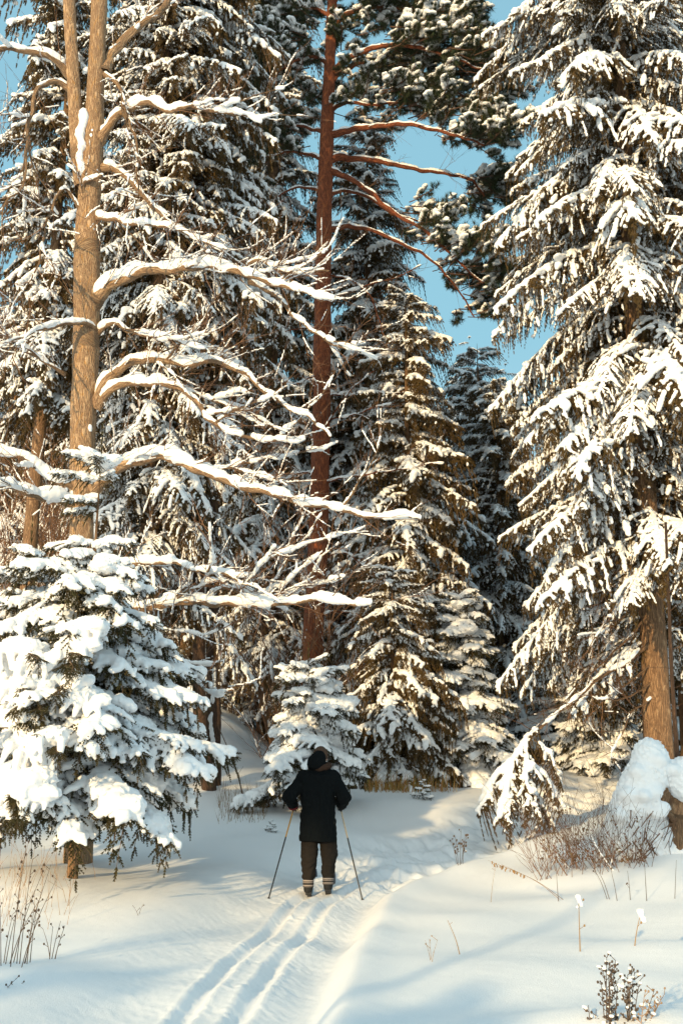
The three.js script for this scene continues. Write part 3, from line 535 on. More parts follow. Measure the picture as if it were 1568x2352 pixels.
// the great spruces at the right
{
  const base = spot(1524, 19.6);
  const t = spruce('tall spruce at the right with sunlit scaly bark on its lower trunk', base, { seed: 44, H: 25, R: 0.235, from: 2.8, n: 298, kind: 'fine', uneven: 0.35, longest: 3.3, skip: (az, h) => h < 4.0 && Math.sin(az) < -0.15, len: (f, h) => (1.4 + 1.65 * Math.sin(Math.min(1, (h - 1.5) / 5) * 1.57)) * Math.pow(1 - f, 0.4), pitch0: -0.12, pitch1: 0.1, lean: [-0.004, 0], bow: 0 });
  // bare drooping branches low on its trunk, one with a snowy end hanging to the ground
  const lo = [[[1500, 1470], [1440, 1520], [1360, 1570], [1290, 1630], [1230, 1680], [1195, 1730], [1172, 1790]], [[1500, 1400], [1420, 1490], [1340, 1560], [1270, 1640]], [[1505, 1330], [1440, 1410], [1380, 1450], [1310, 1465]], [[1500, 1520], [1440, 1570], [1390, 1600], [1350, 1650]], [[1500, 1560], [1450, 1600], [1400, 1610], [1340, 1600], [1290, 1625]], [[1495, 1250], [1430, 1330], [1390, 1420], [1350, 1500]], [[1500, 1180], [1440, 1230], [1390, 1330], [1370, 1400]], [[1500, 1600], [1450, 1640], [1420, 1700], [1400, 1740]]];
  lo.forEach((px, k) => limb(t, path(px, 19.5, 19.5 - 0.8 - 0.25 * (k % 3)), k ? 0.018 : 0.035, k ? 0.006 : 0.012, M.barkSpruce, 140 + k, { snow: k ? 0.8 : 1.2, twigs: k ? 7 : 3, twigLen: 0.8, twigSnow: 0.1, bare: k ? 0.1 : -0.4 }));
  const r = rng(150);
  for (const [px, py, az, pitch, l] of [[1245, 1672, 3.0, -0.4, 0.7], [1222, 1695, 3.5, -0.6, 0.9], [1225, 1700, 0.4, -0.6, 0.85], [1205, 1720, 4.6, -0.8, 0.95], [1196, 1740, 2.9, -0.45, 0.9], [1200, 1745, 0.0, -0.5, 0.9], [1188, 1765, 3.9, -0.6, 0.85], [1190, 1765, 5.4, -0.7, 0.85], [1180, 1785, 3.1, -0.35, 0.75], [1182, 1790, 0.2, -0.45, 0.8], [1176, 1800, 4.4, -0.5, 0.75]]) {
    const v = pick(matureSet.slice(0, 3), l, r), b = mesh('bough', v.needles, M.needles, t); b.applyMatrix4(boughMatrix(at(px, py, 18.6).sub(base), az, pitch, 0, l / v.L)); mesh('snow', v.snow, M.snow, b);
  }
  spruce('tall snowy spruce at the right whose left side borders open sky', spot(1510, 24), { seed: 45, H: 26, R: 0.2, from: 2.5, n: 298, kind: 'fine', uneven: 0.4, longest: 3.6, len: (f) => (2.9 * Math.pow(1 - f, 0.75) + 0.25) * Math.min(1, 0.75 + f * 4) });
  spruce('snowy spruce far right behind the great trunk', spot(1600, 25), { seed: 145, H: 24, R: 0.24, from: 2.0, n: 240, uneven: 0.4, len: (f) => 2.4 * Math.pow(1 - f, 0.5) + 0.2 });
  const th = thing('dead_sapling', 'thin straight dark dead stem at the right edge', 'tree', spot(1560, 17.6)), g = new GB();
  const P = [V(0, -0.1, 0), V(0.02, 1, 0), V(0.0, 2.2, 0.03), V(0.03, 3.6, 0), V(0.04, 4.6, 0.02)];
  tube(g, smooth(P, 0.15), (u) => lerp(0.042, 0.02, u), 8, [1, 1, 1], { rough: 0.1, seed: 4 }); mesh('trunk', g.build(), M.barkDark, th);
  const tg = new GB(), r2 = rng(151); for (let k = 0; k < 12; k++) twigs(tg, null, r2, V(0.02, 1 + k * 0.28, 0), V(r2() - 0.5, 0.1, r2() - 0.5).normalize(), 0.4, 0.005, 1, 0); mesh('twig', tg.build(), M.wood, th, 'stuff');
}
// the spruces of the middle ground
spruce('middle-sized snowy spruce right of the red pine, its top against the sky', spot(945, 26.5), { seed: 46, H: 11.3, R: 0.15, from: 0.5, n: 215, uneven: 0.5, len: (f) => 2.0 * Math.pow(1 - f, 0.75) + 0.25 });
spruce('tall sunlit spruce standing close behind the forked bare tree', spot(322, 21.5), { seed: 47, H: 22, R: 0.22, from: 3.6, n: 298, kind: 'fine', uneven: 0.4, len: (f) => 1.9 * Math.pow(1 - f, 0.45) + 0.2 });
spruce('slender spruce at the left edge with a long bare lower stem', spot(18, 22), { seed: 48, H: 20, R: 0.17, from: 7.4, n: 170, len: (f) => 1.4 * Math.pow(1 - f, 0.4) + 0.2, lean: [0.028, 0] });
spruce('dark shaded spruce between the twin trunks and the red-barked pine', spot(610, 30), { seed: 49, H: 27, R: 0.24, from: 0.7, n: 290, len: (f) => 2.2 * Math.pow(1 - f, 0.5) + 0.2 });
spruce('tall shaded spruce behind the upper limbs of the red pine', spot(850, 31), { seed: 149, H: 18.5, R: 0.2, from: 1.5, n: 280, uneven: 0.6, len: (f) => 2.9 * Math.pow(1 - f, 0.6) + 0.2 });
spruce('tall spruce filling the gap between the forked tree and the twin trunks', spot(415, 34), { seed: 147, H: 25, R: 0.18, from: 0.6, n: 270, len: (f) => 1.9 * Math.pow(1 - f, 0.5) + 0.2 });
spruce('small bushy spruce bent with snow right behind the skier', spot(706, 20.6), { seed: 50, H: 2.55, R: 0.05, from: 0.3, n: 52, kind: 'young', uneven: 0.6, longest: 1.35, tilt: 0.6, pitch0: -0.2, len: youngLen(0.2, 1.35, 0.8), leader: true, name: 'young_spruce', category: 'spruce' });
spruce('low snowy spruce at the right end of the thicket by the trail', spot(1065, 25), { seed: 51, H: 3.9, R: 0.07, from: 0.2, n: 95, kind: 'young', len: youngLen(0.2, 1.25, 0.7), name: 'young_spruce', category: 'spruce' });
spruce('dark low spruce in the thicket above the dry grass', spot(905, 24), { seed: 52, H: 4.4, R: 0.08, from: 0.2, n: 120, len: (f) => 1.35 * Math.pow(1 - f, 0.7) + 0.2, name: 'young_spruce', category: 'spruce' });
spruce('low snowy spruce in the dark opening left of the great right trunk', spot(1390, 27), { seed: 53, H: 2.6, R: 0.05, from: 0.1, n: 70, kind: 'young', len: youngLen(0.2, 1.2, 0.8), name: 'young_spruce', category: 'spruce' });
spruce('lowest of the snowy young spruces across the clearing at the right', spot(1285, 29), { seed: 54, H: 2.2, R: 0.05, from: 0.1, n: 70, kind: 'young', len: youngLen(0.2, 1.1, 0.8), name: 'young_spruce', category: 'spruce' });

// farther trees, each with one crown and one snow part
const far = (label, px, D, H, len, seed, n = 150, o = {}) => spruce(label, spot(px, D), { seed, H, R: 0.2, from: 1, n, len: (f) => len * Math.pow(1 - f, 0.6) + 0.25, far: true, name: 'far_spruce', category: 'spruce', ...o });
far('far sunlit spruce in the gap above the trail, right of the middle spruce', 1090, 44, 14.5, 2.6, 201, 190);
far('far spruce in the gap, left one of the close pair beyond the trail bend', 1122, 36, 13, 2.5, 211, 170);
far('far spruce in the gap, right one of the close pair beyond the trail bend', 1168, 33, 11, 2.2, 212, 160);
far('far spruce rising beside the trail gap, nearest the right-hand spruces', 1180, 40, 12, 2.4, 202, 160);
far('far spruce at the left edge behind the long bare stem', -20, 36, 14, 2.3, 203, 170);
far('far spruce between the left edge stem and the forked trunk', 110, 38, 15, 2.4, 204, 170);
far('far spruce hidden behind the twin trunks', 520, 38, 17, 2.4, 205, 170);
far('far spruce behind the foot of the red pine', 760, 40, 15, 2.5, 206, 170);
far('far spruce behind the middle spruce', 980, 38, 11, 2.5, 207, 150);
far('far spruce behind the great right-hand spruces', 1420, 38, 20, 2.6, 208, 170);
far('far spruce at the right edge beyond the great trunk', 1560, 34, 20, 2.6, 209, 170);
far('far spruce behind the tall sunlit spruce at the left', 240, 34, 20, 2.4, 210, 170);
{
  const r = rng(77), g = thing('distant_forest', 'snowy wood closing the view behind all other trees', 'forest'); g.userData.kind = 'stuff';
  const list = new Map(), tk = [];
  for (let k = 0; k < 90; k++) {
    const D = 48 + 40 * r(), x = (r() * 2 - 1) * (14 + D * 0.42), H = 12 + 7 * r(), p = onGround(x, -D); tk.push(new THREE.Matrix4().compose(p.clone().add(V(0, H * 0.43, 0)), new THREE.Quaternion(), V(1, H * 0.86, 1)));
    for (let q = 0; q < 75; q++) { const f = q / 75, h = lerp(0.6, H, f), L = (2.7 * Math.pow(1 - f, 0.7) + 0.3) * (0.75 + 0.5 * r()), v = pick([matureSet[4], matureSet[6], matureSet2[2], matureSet2[4]], L, r); if (!list.has(v)) list.set(v, []); list.get(v).push(boughMatrix(p.clone().add(V(0, h, 0)), r() * 6.28, -0.1 + 0.3 * f, 0, L / v.L)); }
  }
  const im = (nm, geo, mat, l) => { const m = new THREE.InstancedMesh(geo, mat, l.length); l.forEach((x, i) => m.setMatrixAt(i, x)); m.name = nm; m.userData.kind = 'stuff'; m.castShadow = m.receiveShadow = true; g.add(m); };
  for (const [v, l] of list) { im('crown', v.needles, M.needles, l); im('snow', v.snow, M.snow, l); }
  im('trunk', new THREE.CylinderGeometry(0.05, 0.2, 1, 7), M.barkDark, tk);
}
// bare brushwood at the left edge and behind the trunks
const brush = (label, px, D, H, n, seed, o = {}) => {
  const r = rng(seed), t = thing('bare_bush', label, 'bush', spot(px, D)), tg = new GB(), sn = new Blobs();
  for (let k = 0; k < n; k++) twigs(tg, o.snow === 0 ? null : sn, r, V((r() - 0.5) * o.w, 0, (r() - 0.5) * o.w), V((r() - 0.5) * 0.8, 1, (r() - 0.5) * 0.8).normalize(), H * (0.5 + 0.5 * r()), o.R || 0.011, 2, o.snow ?? 0.25);
  mesh('twig', tg.build(), M.wood, t, 'stuff'); if (sn.s.length) mesh('snow', sn.build(0.03, 0.05), M.snow, t, 'stuff'); return t;
};
brush('tall bare reddish thicket at the left edge behind the bare limbs', 40, 27, 6.5, 11, 231, { w: 2.5, R: 0.018, snow: 0.45 });
brush('bare twigs round the foot of the red pine', 690, 25, 4.2, 12, 233, { w: 1.8, R: 0.014, snow: 0.3 });

// spruces outside the frame whose shadows fall into the picture
{
  const shade = (x, z, H, len, seed, n) => spruce('snowy spruce standing behind the viewer, outside the picture', onGround(x, z), { seed, H, R: 0.22, from: 0.6, n, len: (f) => len * Math.pow(1 - f, 0.6) + 0.3, far: true, name: 'spruce_behind_viewer', category: 'spruce', group: 'spruces behind the viewer' });
  shade(-22.4, 14, 22, 1.5, 301, 150); shade(-25.3, 20, 23, 1.4, 302, 150);
  for (const [x, z, H, from, seed] of [[-6.9, 5, 8.2, 6.9, 321], [-10.6, 5.2, 8.4, 7.0, 324]])
    spruce('snowy spruce standing behind the viewer, outside the picture', onGround(x, z), { seed, H, R: 0.12, from, n: 60, len: (f) => (seed === 324 ? 0.65 : 1.0) * Math.pow(1 - f, 0.35) + 0.2, far: true, name: 'spruce_behind_viewer', category: 'spruce', group: 'spruces behind the viewer' });
  const r = rng(303);
  for (const [x, z, H] of [[-5.4, 4, 3.5], [-2.0, 5, 3.2], [0.2, 5, 3.4], [2.2, 6, 3.6], [-8.2, 2, 3.4], [-4, 9, 4.6]]) shade(x, z, H, 1.2, 304 + Math.floor(r() * 900), 70);
}

// ------------------------------------------------------------------ the skier
function groundAt(px, py) {                                  // where the sight line through a pixel meets the snow
  const d = V((px - CX) / F, (CY - py) / F, -1).applyEuler(camera.rotation); let t = 4;
  while (t < 120) { const p = d.clone().multiplyScalar(t).add(camera.position); if (p.y <= ground(p.x, p.z)) return p; t += 0.02; }
  return d.multiplyScalar(40).add(camera.position);
}
{
  const foot = groundAt(732, 2058), t = thing('person', 'person skiing away in a long black coat, dark trousers, dark hood and brown cap', 'person', V(foot.x, ground(foot.x, foot.z), foot.z));
  const cloth = (c, b = 0.004, ru = 40) => { const bm = noiseTex(128, 128, (u, v) => { const k = 0.5 + 0.3 * tile(u, v, ru, ru, 6) + 0.2 * tile(u, v, ru * 2, ru * 2, 8); return [k, k, k]; }); bm.repeat.set(4, 4); return new THREE.MeshPhysicalMaterial({ color: new THREE.Color().setRGB(...c), roughness: 0.95, specularIntensity: 0.12, bumpMap: bm, bumpScale: b }); };
  const uvd = (g) => { const p = g.attributes.position, u = new Float32Array(p.count * 2); for (let i = 0; i < p.count; i++) { u[i * 2] = p.getX(i) + p.getZ(i) * 0.6; u[i * 2 + 1] = p.getY(i); } g.setAttribute('uv', new THREE.BufferAttribute(u, 2)); return g; };
  const skin = new THREE.MeshStandardMaterial({ color: new THREE.Color().setRGB(0.5, 0.3, 0.22), roughness: 0.6 });
  const wr = [[-0.335, 1.085, -0.17], [0.275, 1.085, -0.17]], el = [[-0.375, 1.19, 0.06], [0.315, 1.19, 0.06]], sh = [[-0.185, 1.42, 0], [0.165, 1.42, 0]];
  // body under the clothes: one continuous surface with head, neck, arms and legs
  const body = (x, y, z) => {
    let d = capD(x, y, z, [0, 0.95, 0], [0, 1.35, 0], 0.12, 0.13);
    d = smin(d, capD(x, y, z, [-0.13, 1.4, 0], [0.12, 1.4, 0], 0.07, 0.07), 0.08);
    d = smin(d, capD(x, y, z, [0.0, 1.42, 0], [0.01, 1.6, -0.03], 0.058, 0.055), 0.04);
    d = smin(d, ellD(x, y, z, [0.012, 1.675, -0.035], [0.075, 0.112, 0.093]), 0.02);
    d = smin(d, capD(x, y, z, [0.012, 1.665, -0.12], [0.012, 1.64, -0.142], 0.012, 0.015), 0.012);   // nose
    d = smin(d, capD(x, y, z, [-0.01, 1.612, -0.118], [0.034, 1.612, -0.118], 0.007, 0.007), 0.006);  // mouth
    d = smin(d, ellD(x, y, z, [0.012, 1.585, -0.105], [0.03, 0.025, 0.025]), 0.02);                  // chin
    for (const s of [-1, 1]) { d = smin(d, ellD(x, y, z, [0.012 + s * 0.078, 1.66, -0.02], [0.012, 0.03, 0.02]), 0.008); d = Math.max(d, -ellD(x, y, z, [0.012 + s * 0.032, 1.678, -0.132], [0.017, 0.012, 0.014])); }
    for (const k of [0, 1]) { d = smin(d, capD(x, y, z, sh[k], el[k], 0.05, 0.042), 0.04); d = smin(d, capD(x, y, z, el[k], wr[k], 0.042, 0.03), 0.02); }
    for (const s of [-1, 1]) { d = smin(d, capD(x, y, z, [s * 0.09, 0.92, 0], [s * 0.105, 0.5, -0.02], 0.085, 0.055), 0.05); d = smin(d, capD(x, y, z, [s * 0.105, 0.5, -0.02], [s * 0.12, 0.14, 0.03], 0.052, 0.038), 0.02); }
    return d;
  };
  mesh('body', sdfMesh([-0.46, 0.05, -0.25], [0.42, 1.85, 0.2], 0.0095, body), skin, t);
  const W = [[0.645, 0.228, 0.175], [0.8, 0.222, 0.17], [1.0, 0.212, 0.16], [1.2, 0.215, 0.155], [1.38, 0.222, 0.145], [1.6, 0.17, 0.12]];
  const prof = (y, k) => { for (let i = 0; i < W.length - 1; i++) if (y <= W[i + 1][0]) return lerp(W[i][k], W[i + 1][k], clamp((y - W[i][0]) / (W[i + 1][0] - W[i][0]), 0, 1)); return W[W.length - 1][k]; };
  const coat = (x, y, z) => {
    const w = prof(y, 1), dp = prof(y, 2), xx = x + 0.015; let d = (Math.pow(Math.pow(Math.abs(xx) / w, 2.6) + Math.pow(Math.abs(z) / dp, 2.6), 1 / 2.6) - 1) * dp;
    d = Math.max(d, y - 1.47); d = smin(d, capD(x, y, z, sh[0], [sh[1][0], sh[1][1], 0], 0.088, 0.088), 0.07);
    d = smin(d, capD(x, y, z, [-0.06, 1.5, 0], [0.06, 1.5, 0], 0.075, 0.07), 0.05);
    for (const k of [0, 1]) { d = smin(d, capD(x, y, z, sh[k], el[k], 0.095, 0.082), 0.035); d = smin(d, capD(x, y, z, el[k], wr[k], 0.083, 0.068), 0.03); }
    d += 0.010 * n3(x * 9, y * 5, z * 9) + 0.004 * n3(x * 20, y * 11 + 3, z * 20) + 0.006 * Math.exp(-((x + 0.01) ** 2) / 0.0002) * (z > 0 ? 1 : 0);
    d = Math.max(d, 0.65 + 0.008 * n3(x * 5, 2, z * 5) - y);
    return d;
  };
  const coatMat = cloth([0.005, 0.0065, 0.0075], 0.003);
  const ct = mesh('coat', uvd(sdfMesh([-0.5, 0.62, -0.3], [0.45, 1.62, 0.24], 0.0105, coat)), coatMat, t);
  const legs = (x, y, z) => {
    const f = 0.007 * n3(x * 8, y * 16, z * 8) + 0.006 * Math.sin(y * 46 + 4 * n3(x * 6, y * 4, z * 6)) * (1 - ss(y, 0.25, 0.6));
    const a = smin(capD(x, y, z, [-0.115, 0.88, 0], [-0.12, 0.5, -0.015], 0.118, 0.104), capD(x, y, z, [-0.12, 0.5, -0.015], [-0.128, 0.235, 0.035], 0.104, 0.082), 0.03);
    const b = smin(capD(x, y, z, [0.095, 0.88, 0], [0.125, 0.5, -0.035], 0.118, 0.106), capD(x, y, z, [0.125, 0.5, -0.035], [0.115, 0.26, 0.07], 0.1, 0.078), 0.03);
    return Math.max(Math.min(a, b) + f, 0.185 - y, y - 1.0);
  };
  mesh('trousers', uvd(sdfMesh([-0.28, 0.14, -0.2], [0.28, 1.02, 0.22], 0.0105, legs)), cloth([0.019, 0.016, 0.014], 0.004), t);
  const stripe = noiseTex(8, 64, (u, v) => { const q = Math.floor(v * 12), k = [0.16, 0.5, 0.2, 0.62, 0.3, 0.14][q % 6]; return [k, k * 0.93, k * 0.9]; }, true);
  const sockMat = new THREE.MeshStandardMaterial({ map: stripe, roughness: 0.95 }), bootMat = new THREE.MeshStandardMaterial({ color: new THREE.Color().setRGB(0.004, 0.004, 0.0045), roughness: 0.8 });
  const feet = [[-0.13, 0.205, 0.04, 0.1, 0.045], [0.115, 0.225, 0.08, 0.135, 0.09]];
  feet.forEach(([x, y0, z0, y1, z1], k) => {
    const g = new THREE.LatheGeometry([[0.064, 0], [0.07, 0.1], [0.066, 0.25], [0.071, 0.4], [0.067, 0.6], [0.072, 0.8], [0.062, 1]].map(([r, u]) => new THREE.Vector2(r, u * (y0 - y1))), 18); g.translate(0, 0, 0);
    const s = mesh('sock', g, sockMat, t); s.position.set(x, y1, z1); s.rotation.x = (z0 - z1) / (y0 - y1);
    const toe = k ? [x - 0.005, 0.035, -0.12] : [x - 0.01, 0.035, -0.15], heel = [x, y1 - 0.025, z1 + 0.012];
    const bd = (X, Y, Z) => { let d = smin(capD(X, Y, Z, heel, toe, 0.048, 0.037), capD(X, Y, Z, [x, y1 + 0.012, z1], [x, y1 - 0.02, z1 + 0.005], 0.058, 0.05), 0.03); return d; };
    const boot = mesh('boot', uvd(sdfMesh([x - 0.11, -0.06, -0.24], [x + 0.11, 0.3, 0.22], 0.0085, bd)), bootMat, t);
    const sole = new THREE.BoxGeometry(0.07, 0.014, Math.hypot(toe[2] - heel[2], toe[1] - heel[1]) + 0.05, 1, 1, 1), sm = mesh('sole', sole, new THREE.MeshStandardMaterial({ color: new THREE.Color().setRGB(0.03, 0.03, 0.03), roughness: 0.8 }), boot);
    const ang = Math.atan2(heel[1] - toe[1], heel[2] - toe[2]); sm.position.set(x, (heel[1] + toe[1]) / 2 - 0.043 * Math.cos(ang), (heel[2] + toe[2]) / 2 + 0.043 * Math.sin(ang)); sm.rotation.x = -ang;
  });
  // cap, hood and scarf
  const cap = (x, y, z) => Math.max(ellD(x, y, z, [0.015, 1.7, -0.03], [0.092, 0.118, 0.108]) + 0.0025 * Math.sin(Math.atan2(z + 0.03, x - 0.015) * 26), 1.655 - y + 0.1 * (z + 0.03) * -1);
  mesh('cap', uvd(sdfMesh([-0.12, 1.6, -0.17], [0.15, 1.85, 0.12], 0.006, cap)), cloth([0.08, 0.05, 0.036], 0.003, 60), t);
  const hood = (x, y, z) => {
    let d = ellD(x, y, z, [-0.035, 1.615, 0.035], [0.115, 0.105, 0.115]);
    d = smin(d, ellD(x, y, z, [0.0, 1.69, 0.05], [0.078, 0.075, 0.075]), 0.05); d = smin(d, capD(x, y, z, [-0.1, 1.575, 0.03], [0.05, 1.57, 0.05], 0.05, 0.04), 0.03);
    return Math.max(d, -ellD(x, y, z, [0.02, 1.68, -0.06], [0.1, 0.13, 0.115])) + 0.004 * n3(x * 14, y * 14, z * 14);
  };
  mesh('hood', uvd(sdfMesh([-0.2, 1.48, -0.12], [0.15, 1.82, 0.2], 0.007, hood)), coatMat, ct);
  const sc = new THREE.TorusGeometry(0.088, 0.043, 14, 40), scp = sc.attributes.position; for (let i = 0; i < scp.count; i++) { const q = 1 + 0.07 * n3(scp.getX(i) * 20, scp.getY(i) * 20, scp.getZ(i) * 20); scp.setXYZ(i, scp.getX(i) * q, scp.getY(i) * q, scp.getZ(i) * q); } sc.computeVertexNormals();
  const scm = mesh('scarf', sc, cloth([0.05, 0.03, 0.022], 0.004, 60), t); scm.position.set(0.03, 1.56, -0.01); scm.rotation.set(Math.PI / 2 + 0.12, 0.16, 0);
  // gloves closed round the poles
  const tipL = groundAt(617, 2064), tipR = groundAt(832, 2067), poles = [], gl = cloth([0.014, 0.012, 0.012], 0.003);
  const cuffM = new THREE.MeshStandardMaterial({ color: new THREE.Color().setRGB(0.16, 0.016, 0.02), roughness: 0.9 });
  [[0, tipL], [1, tipR]].forEach(([k, tip]) => {
    const s = k ? 1 : -1, hand = V(wr[k][0] - s * 0.01, wr[k][1] - 0.03, wr[k][2] - 0.085), tl = tip.clone().sub(t.position), dir = tl.clone().sub(hand).normalize();
    const a = V(dir.z, 0, -dir.x).normalize(), b = V().crossVectors(dir, a).normalize(), L = (u, v, w) => { const q = hand.clone().addScaledVector(dir, u).addScaledVector(a, v).addScaledVector(b, w); return [q.x, q.y, q.z]; };
    const out = V(0, 0, 1).addScaledVector(dir, -dir.z).normalize(), sd = V().crossVectors(dir, out).multiplyScalar(-s);
    const P3 = (u, o, q) => { const p = hand.clone().addScaledVector(dir, u).addScaledVector(out, o).addScaledVector(sd, q); return [p.x, p.y, p.z]; };
    const fing = [[-0.032, 1.0], [-0.011, 1.08], [0.011, 1.02], [0.031, 0.86]];
    const gd = (x, y, z) => {
      let d = capD(x, y, z, P3(-0.025, 0.036, 0.014), P3(0.028, 0.036, 0.014), 0.026, 0.024);
      d = smin(d, capD(x, y, z, P3(0, 0.036, 0.014), wr[k], 0.03, 0.036), 0.02);
      for (const [u, f] of fing) { const c1 = P3(u, 0.022, -0.026), c2 = P3(u, -0.016 * f, -0.028 * f), c3 = P3(u, -0.029 * f, 0.002), c0 = P3(u, 0.036, 0.01); d = smin(d, Math.min(capD(x, y, z, c0, c1, 0.0125, 0.0115), capD(x, y, z, c1, c2, 0.0115, 0.0105), capD(x, y, z, c2, c3, 0.0105, 0.0095)), 0.004); }
      d = smin(d, Math.min(capD(x, y, z, P3(-0.03, 0.03, 0.026), P3(-0.038, 0.0, 0.032), 0.0135, 0.012), capD(x, y, z, P3(-0.038, 0, 0.032), P3(-0.04, -0.024, 0.016), 0.012, 0.0105)), 0.008);
      return d;
    };
    mesh('glove', uvd(sdfMesh([hand.x - 0.11, hand.y - 0.11, hand.z - 0.11], [hand.x + 0.11, hand.y + 0.11, hand.z + 0.16], 0.0042, gd)), gl, t);
    if (!k) { const cf = new THREE.TorusGeometry(0.052, 0.018, 10, 24), c = mesh('cuff', cf, cuffM, t); c.position.set(wr[k][0], wr[k][1] - 0.005, wr[k][2] + 0.01); c.lookAt(V(...el[k]).add(t.position)); }
    // the pole: grip, gold upper shaft, black lower shaft, basket, tip
    const g0 = hand.clone().add(t.position), pole = thing('ski_pole', k ? 'ski pole held in the right hand, pale upper shaft and black lower shaft' : 'ski pole held in the left hand, gold upper shaft and black lower shaft', 'ski pole', tip, 'ski poles held by the skier');
    const len = g0.distanceTo(tip), d2 = g0.clone().sub(tip).normalize(), q = new THREE.Quaternion().setFromUnitVectors(UPV, d2);
    const seg = (name, y0, y1, r0, r1, m) => { const c = mesh(name, new THREE.CylinderGeometry(r1, r0, y1 - y0, 14), m, pole); c.quaternion.copy(q); c.position.copy(d2).multiplyScalar((y0 + y1) / 2); return c; };
    const blk = new THREE.MeshStandardMaterial({ color: new THREE.Color().setRGB(0.012, 0.012, 0.013), roughness: 0.4 });
    const gold = new THREE.MeshStandardMaterial({ color: k ? new THREE.Color().setRGB(0.55, 0.42, 0.28) : new THREE.Color().setRGB(0.55, 0.3, 0.06), roughness: 0.35, metalness: 0.2 });
    const mid = len * 0.66;
    seg('lower_shaft', -0.05, mid, 0.0085, 0.0095, blk); seg('upper_shaft', mid, len - 0.06, 0.0095, 0.0095, gold); seg('grip', len - 0.06, len + 0.09, 0.014, 0.016, blk); seg('basket', 0.0, 0.012, 0.02, 0.014, blk);
  });
  // skis: lying in the tracks, their tails under the snow
  const skiM = new THREE.MeshStandardMaterial({ color: new THREE.Color().setRGB(0.03, 0.035, 0.05), roughness: 0.35 });
  feet.forEach(([x], k) => {
    const shp = new THREE.Shape(), hw = 0.024, g = new GB(), N = 40, a0 = Math.atan2(0.16, 1), col = [1, 1, 1];
    const X = t.position.x + x, Z = t.position.z, ski = thing('ski', k ? 'right ski under the raised boot, its tail buried in the track' : 'left ski under the left boot, its tail buried in the track', 'ski', V(X, ground(X, Z), Z), 'skis in the tracks');
    let prev = null;
    for (let i = 0; i <= N; i++) {
      const u = i / N, z = 0.75 - 1.95 * u, wx = X + 0.13 * -(z) * 0.45, gy = z > -0.12 ? ground(wx, Z + z) - 0.055 : lerp(ground(wx, Z + z), ground(X, Z), 0.35) + 0.012, y = gy - ski.position.y + (u > 0.88 ? (u - 0.88) ** 2 * 8 : 0) - (z > -0.2 && z < 0.1 ? 0.0 : 0);
      const w = hw * (u > 0.93 ? Math.sqrt(1 - ((u - 0.93) / 0.07) ** 2 * 0.9) : 1), ox = wx - X;
      const row = [g.v(ox - w, y, z, col), g.v(ox + w, y, z, col), g.v(ox + w, y + 0.014, z, col), g.v(ox - w, y + 0.014, z, col)];
      if (prev) for (let e = 0; e < 4; e++) { const f = (e + 1) % 4; g.tri(prev[e], row[e], prev[f]); g.tri(prev[f], row[e], row[f]); } prev = row;
    }
    mesh('ski_blade', g.build(), skiM, ski);
    const bd = mesh('binding', new THREE.BoxGeometry(0.06, 0.03, 0.07), skiM, ski); bd.position.set(0.01, 0.022, -0.14);
  });
}

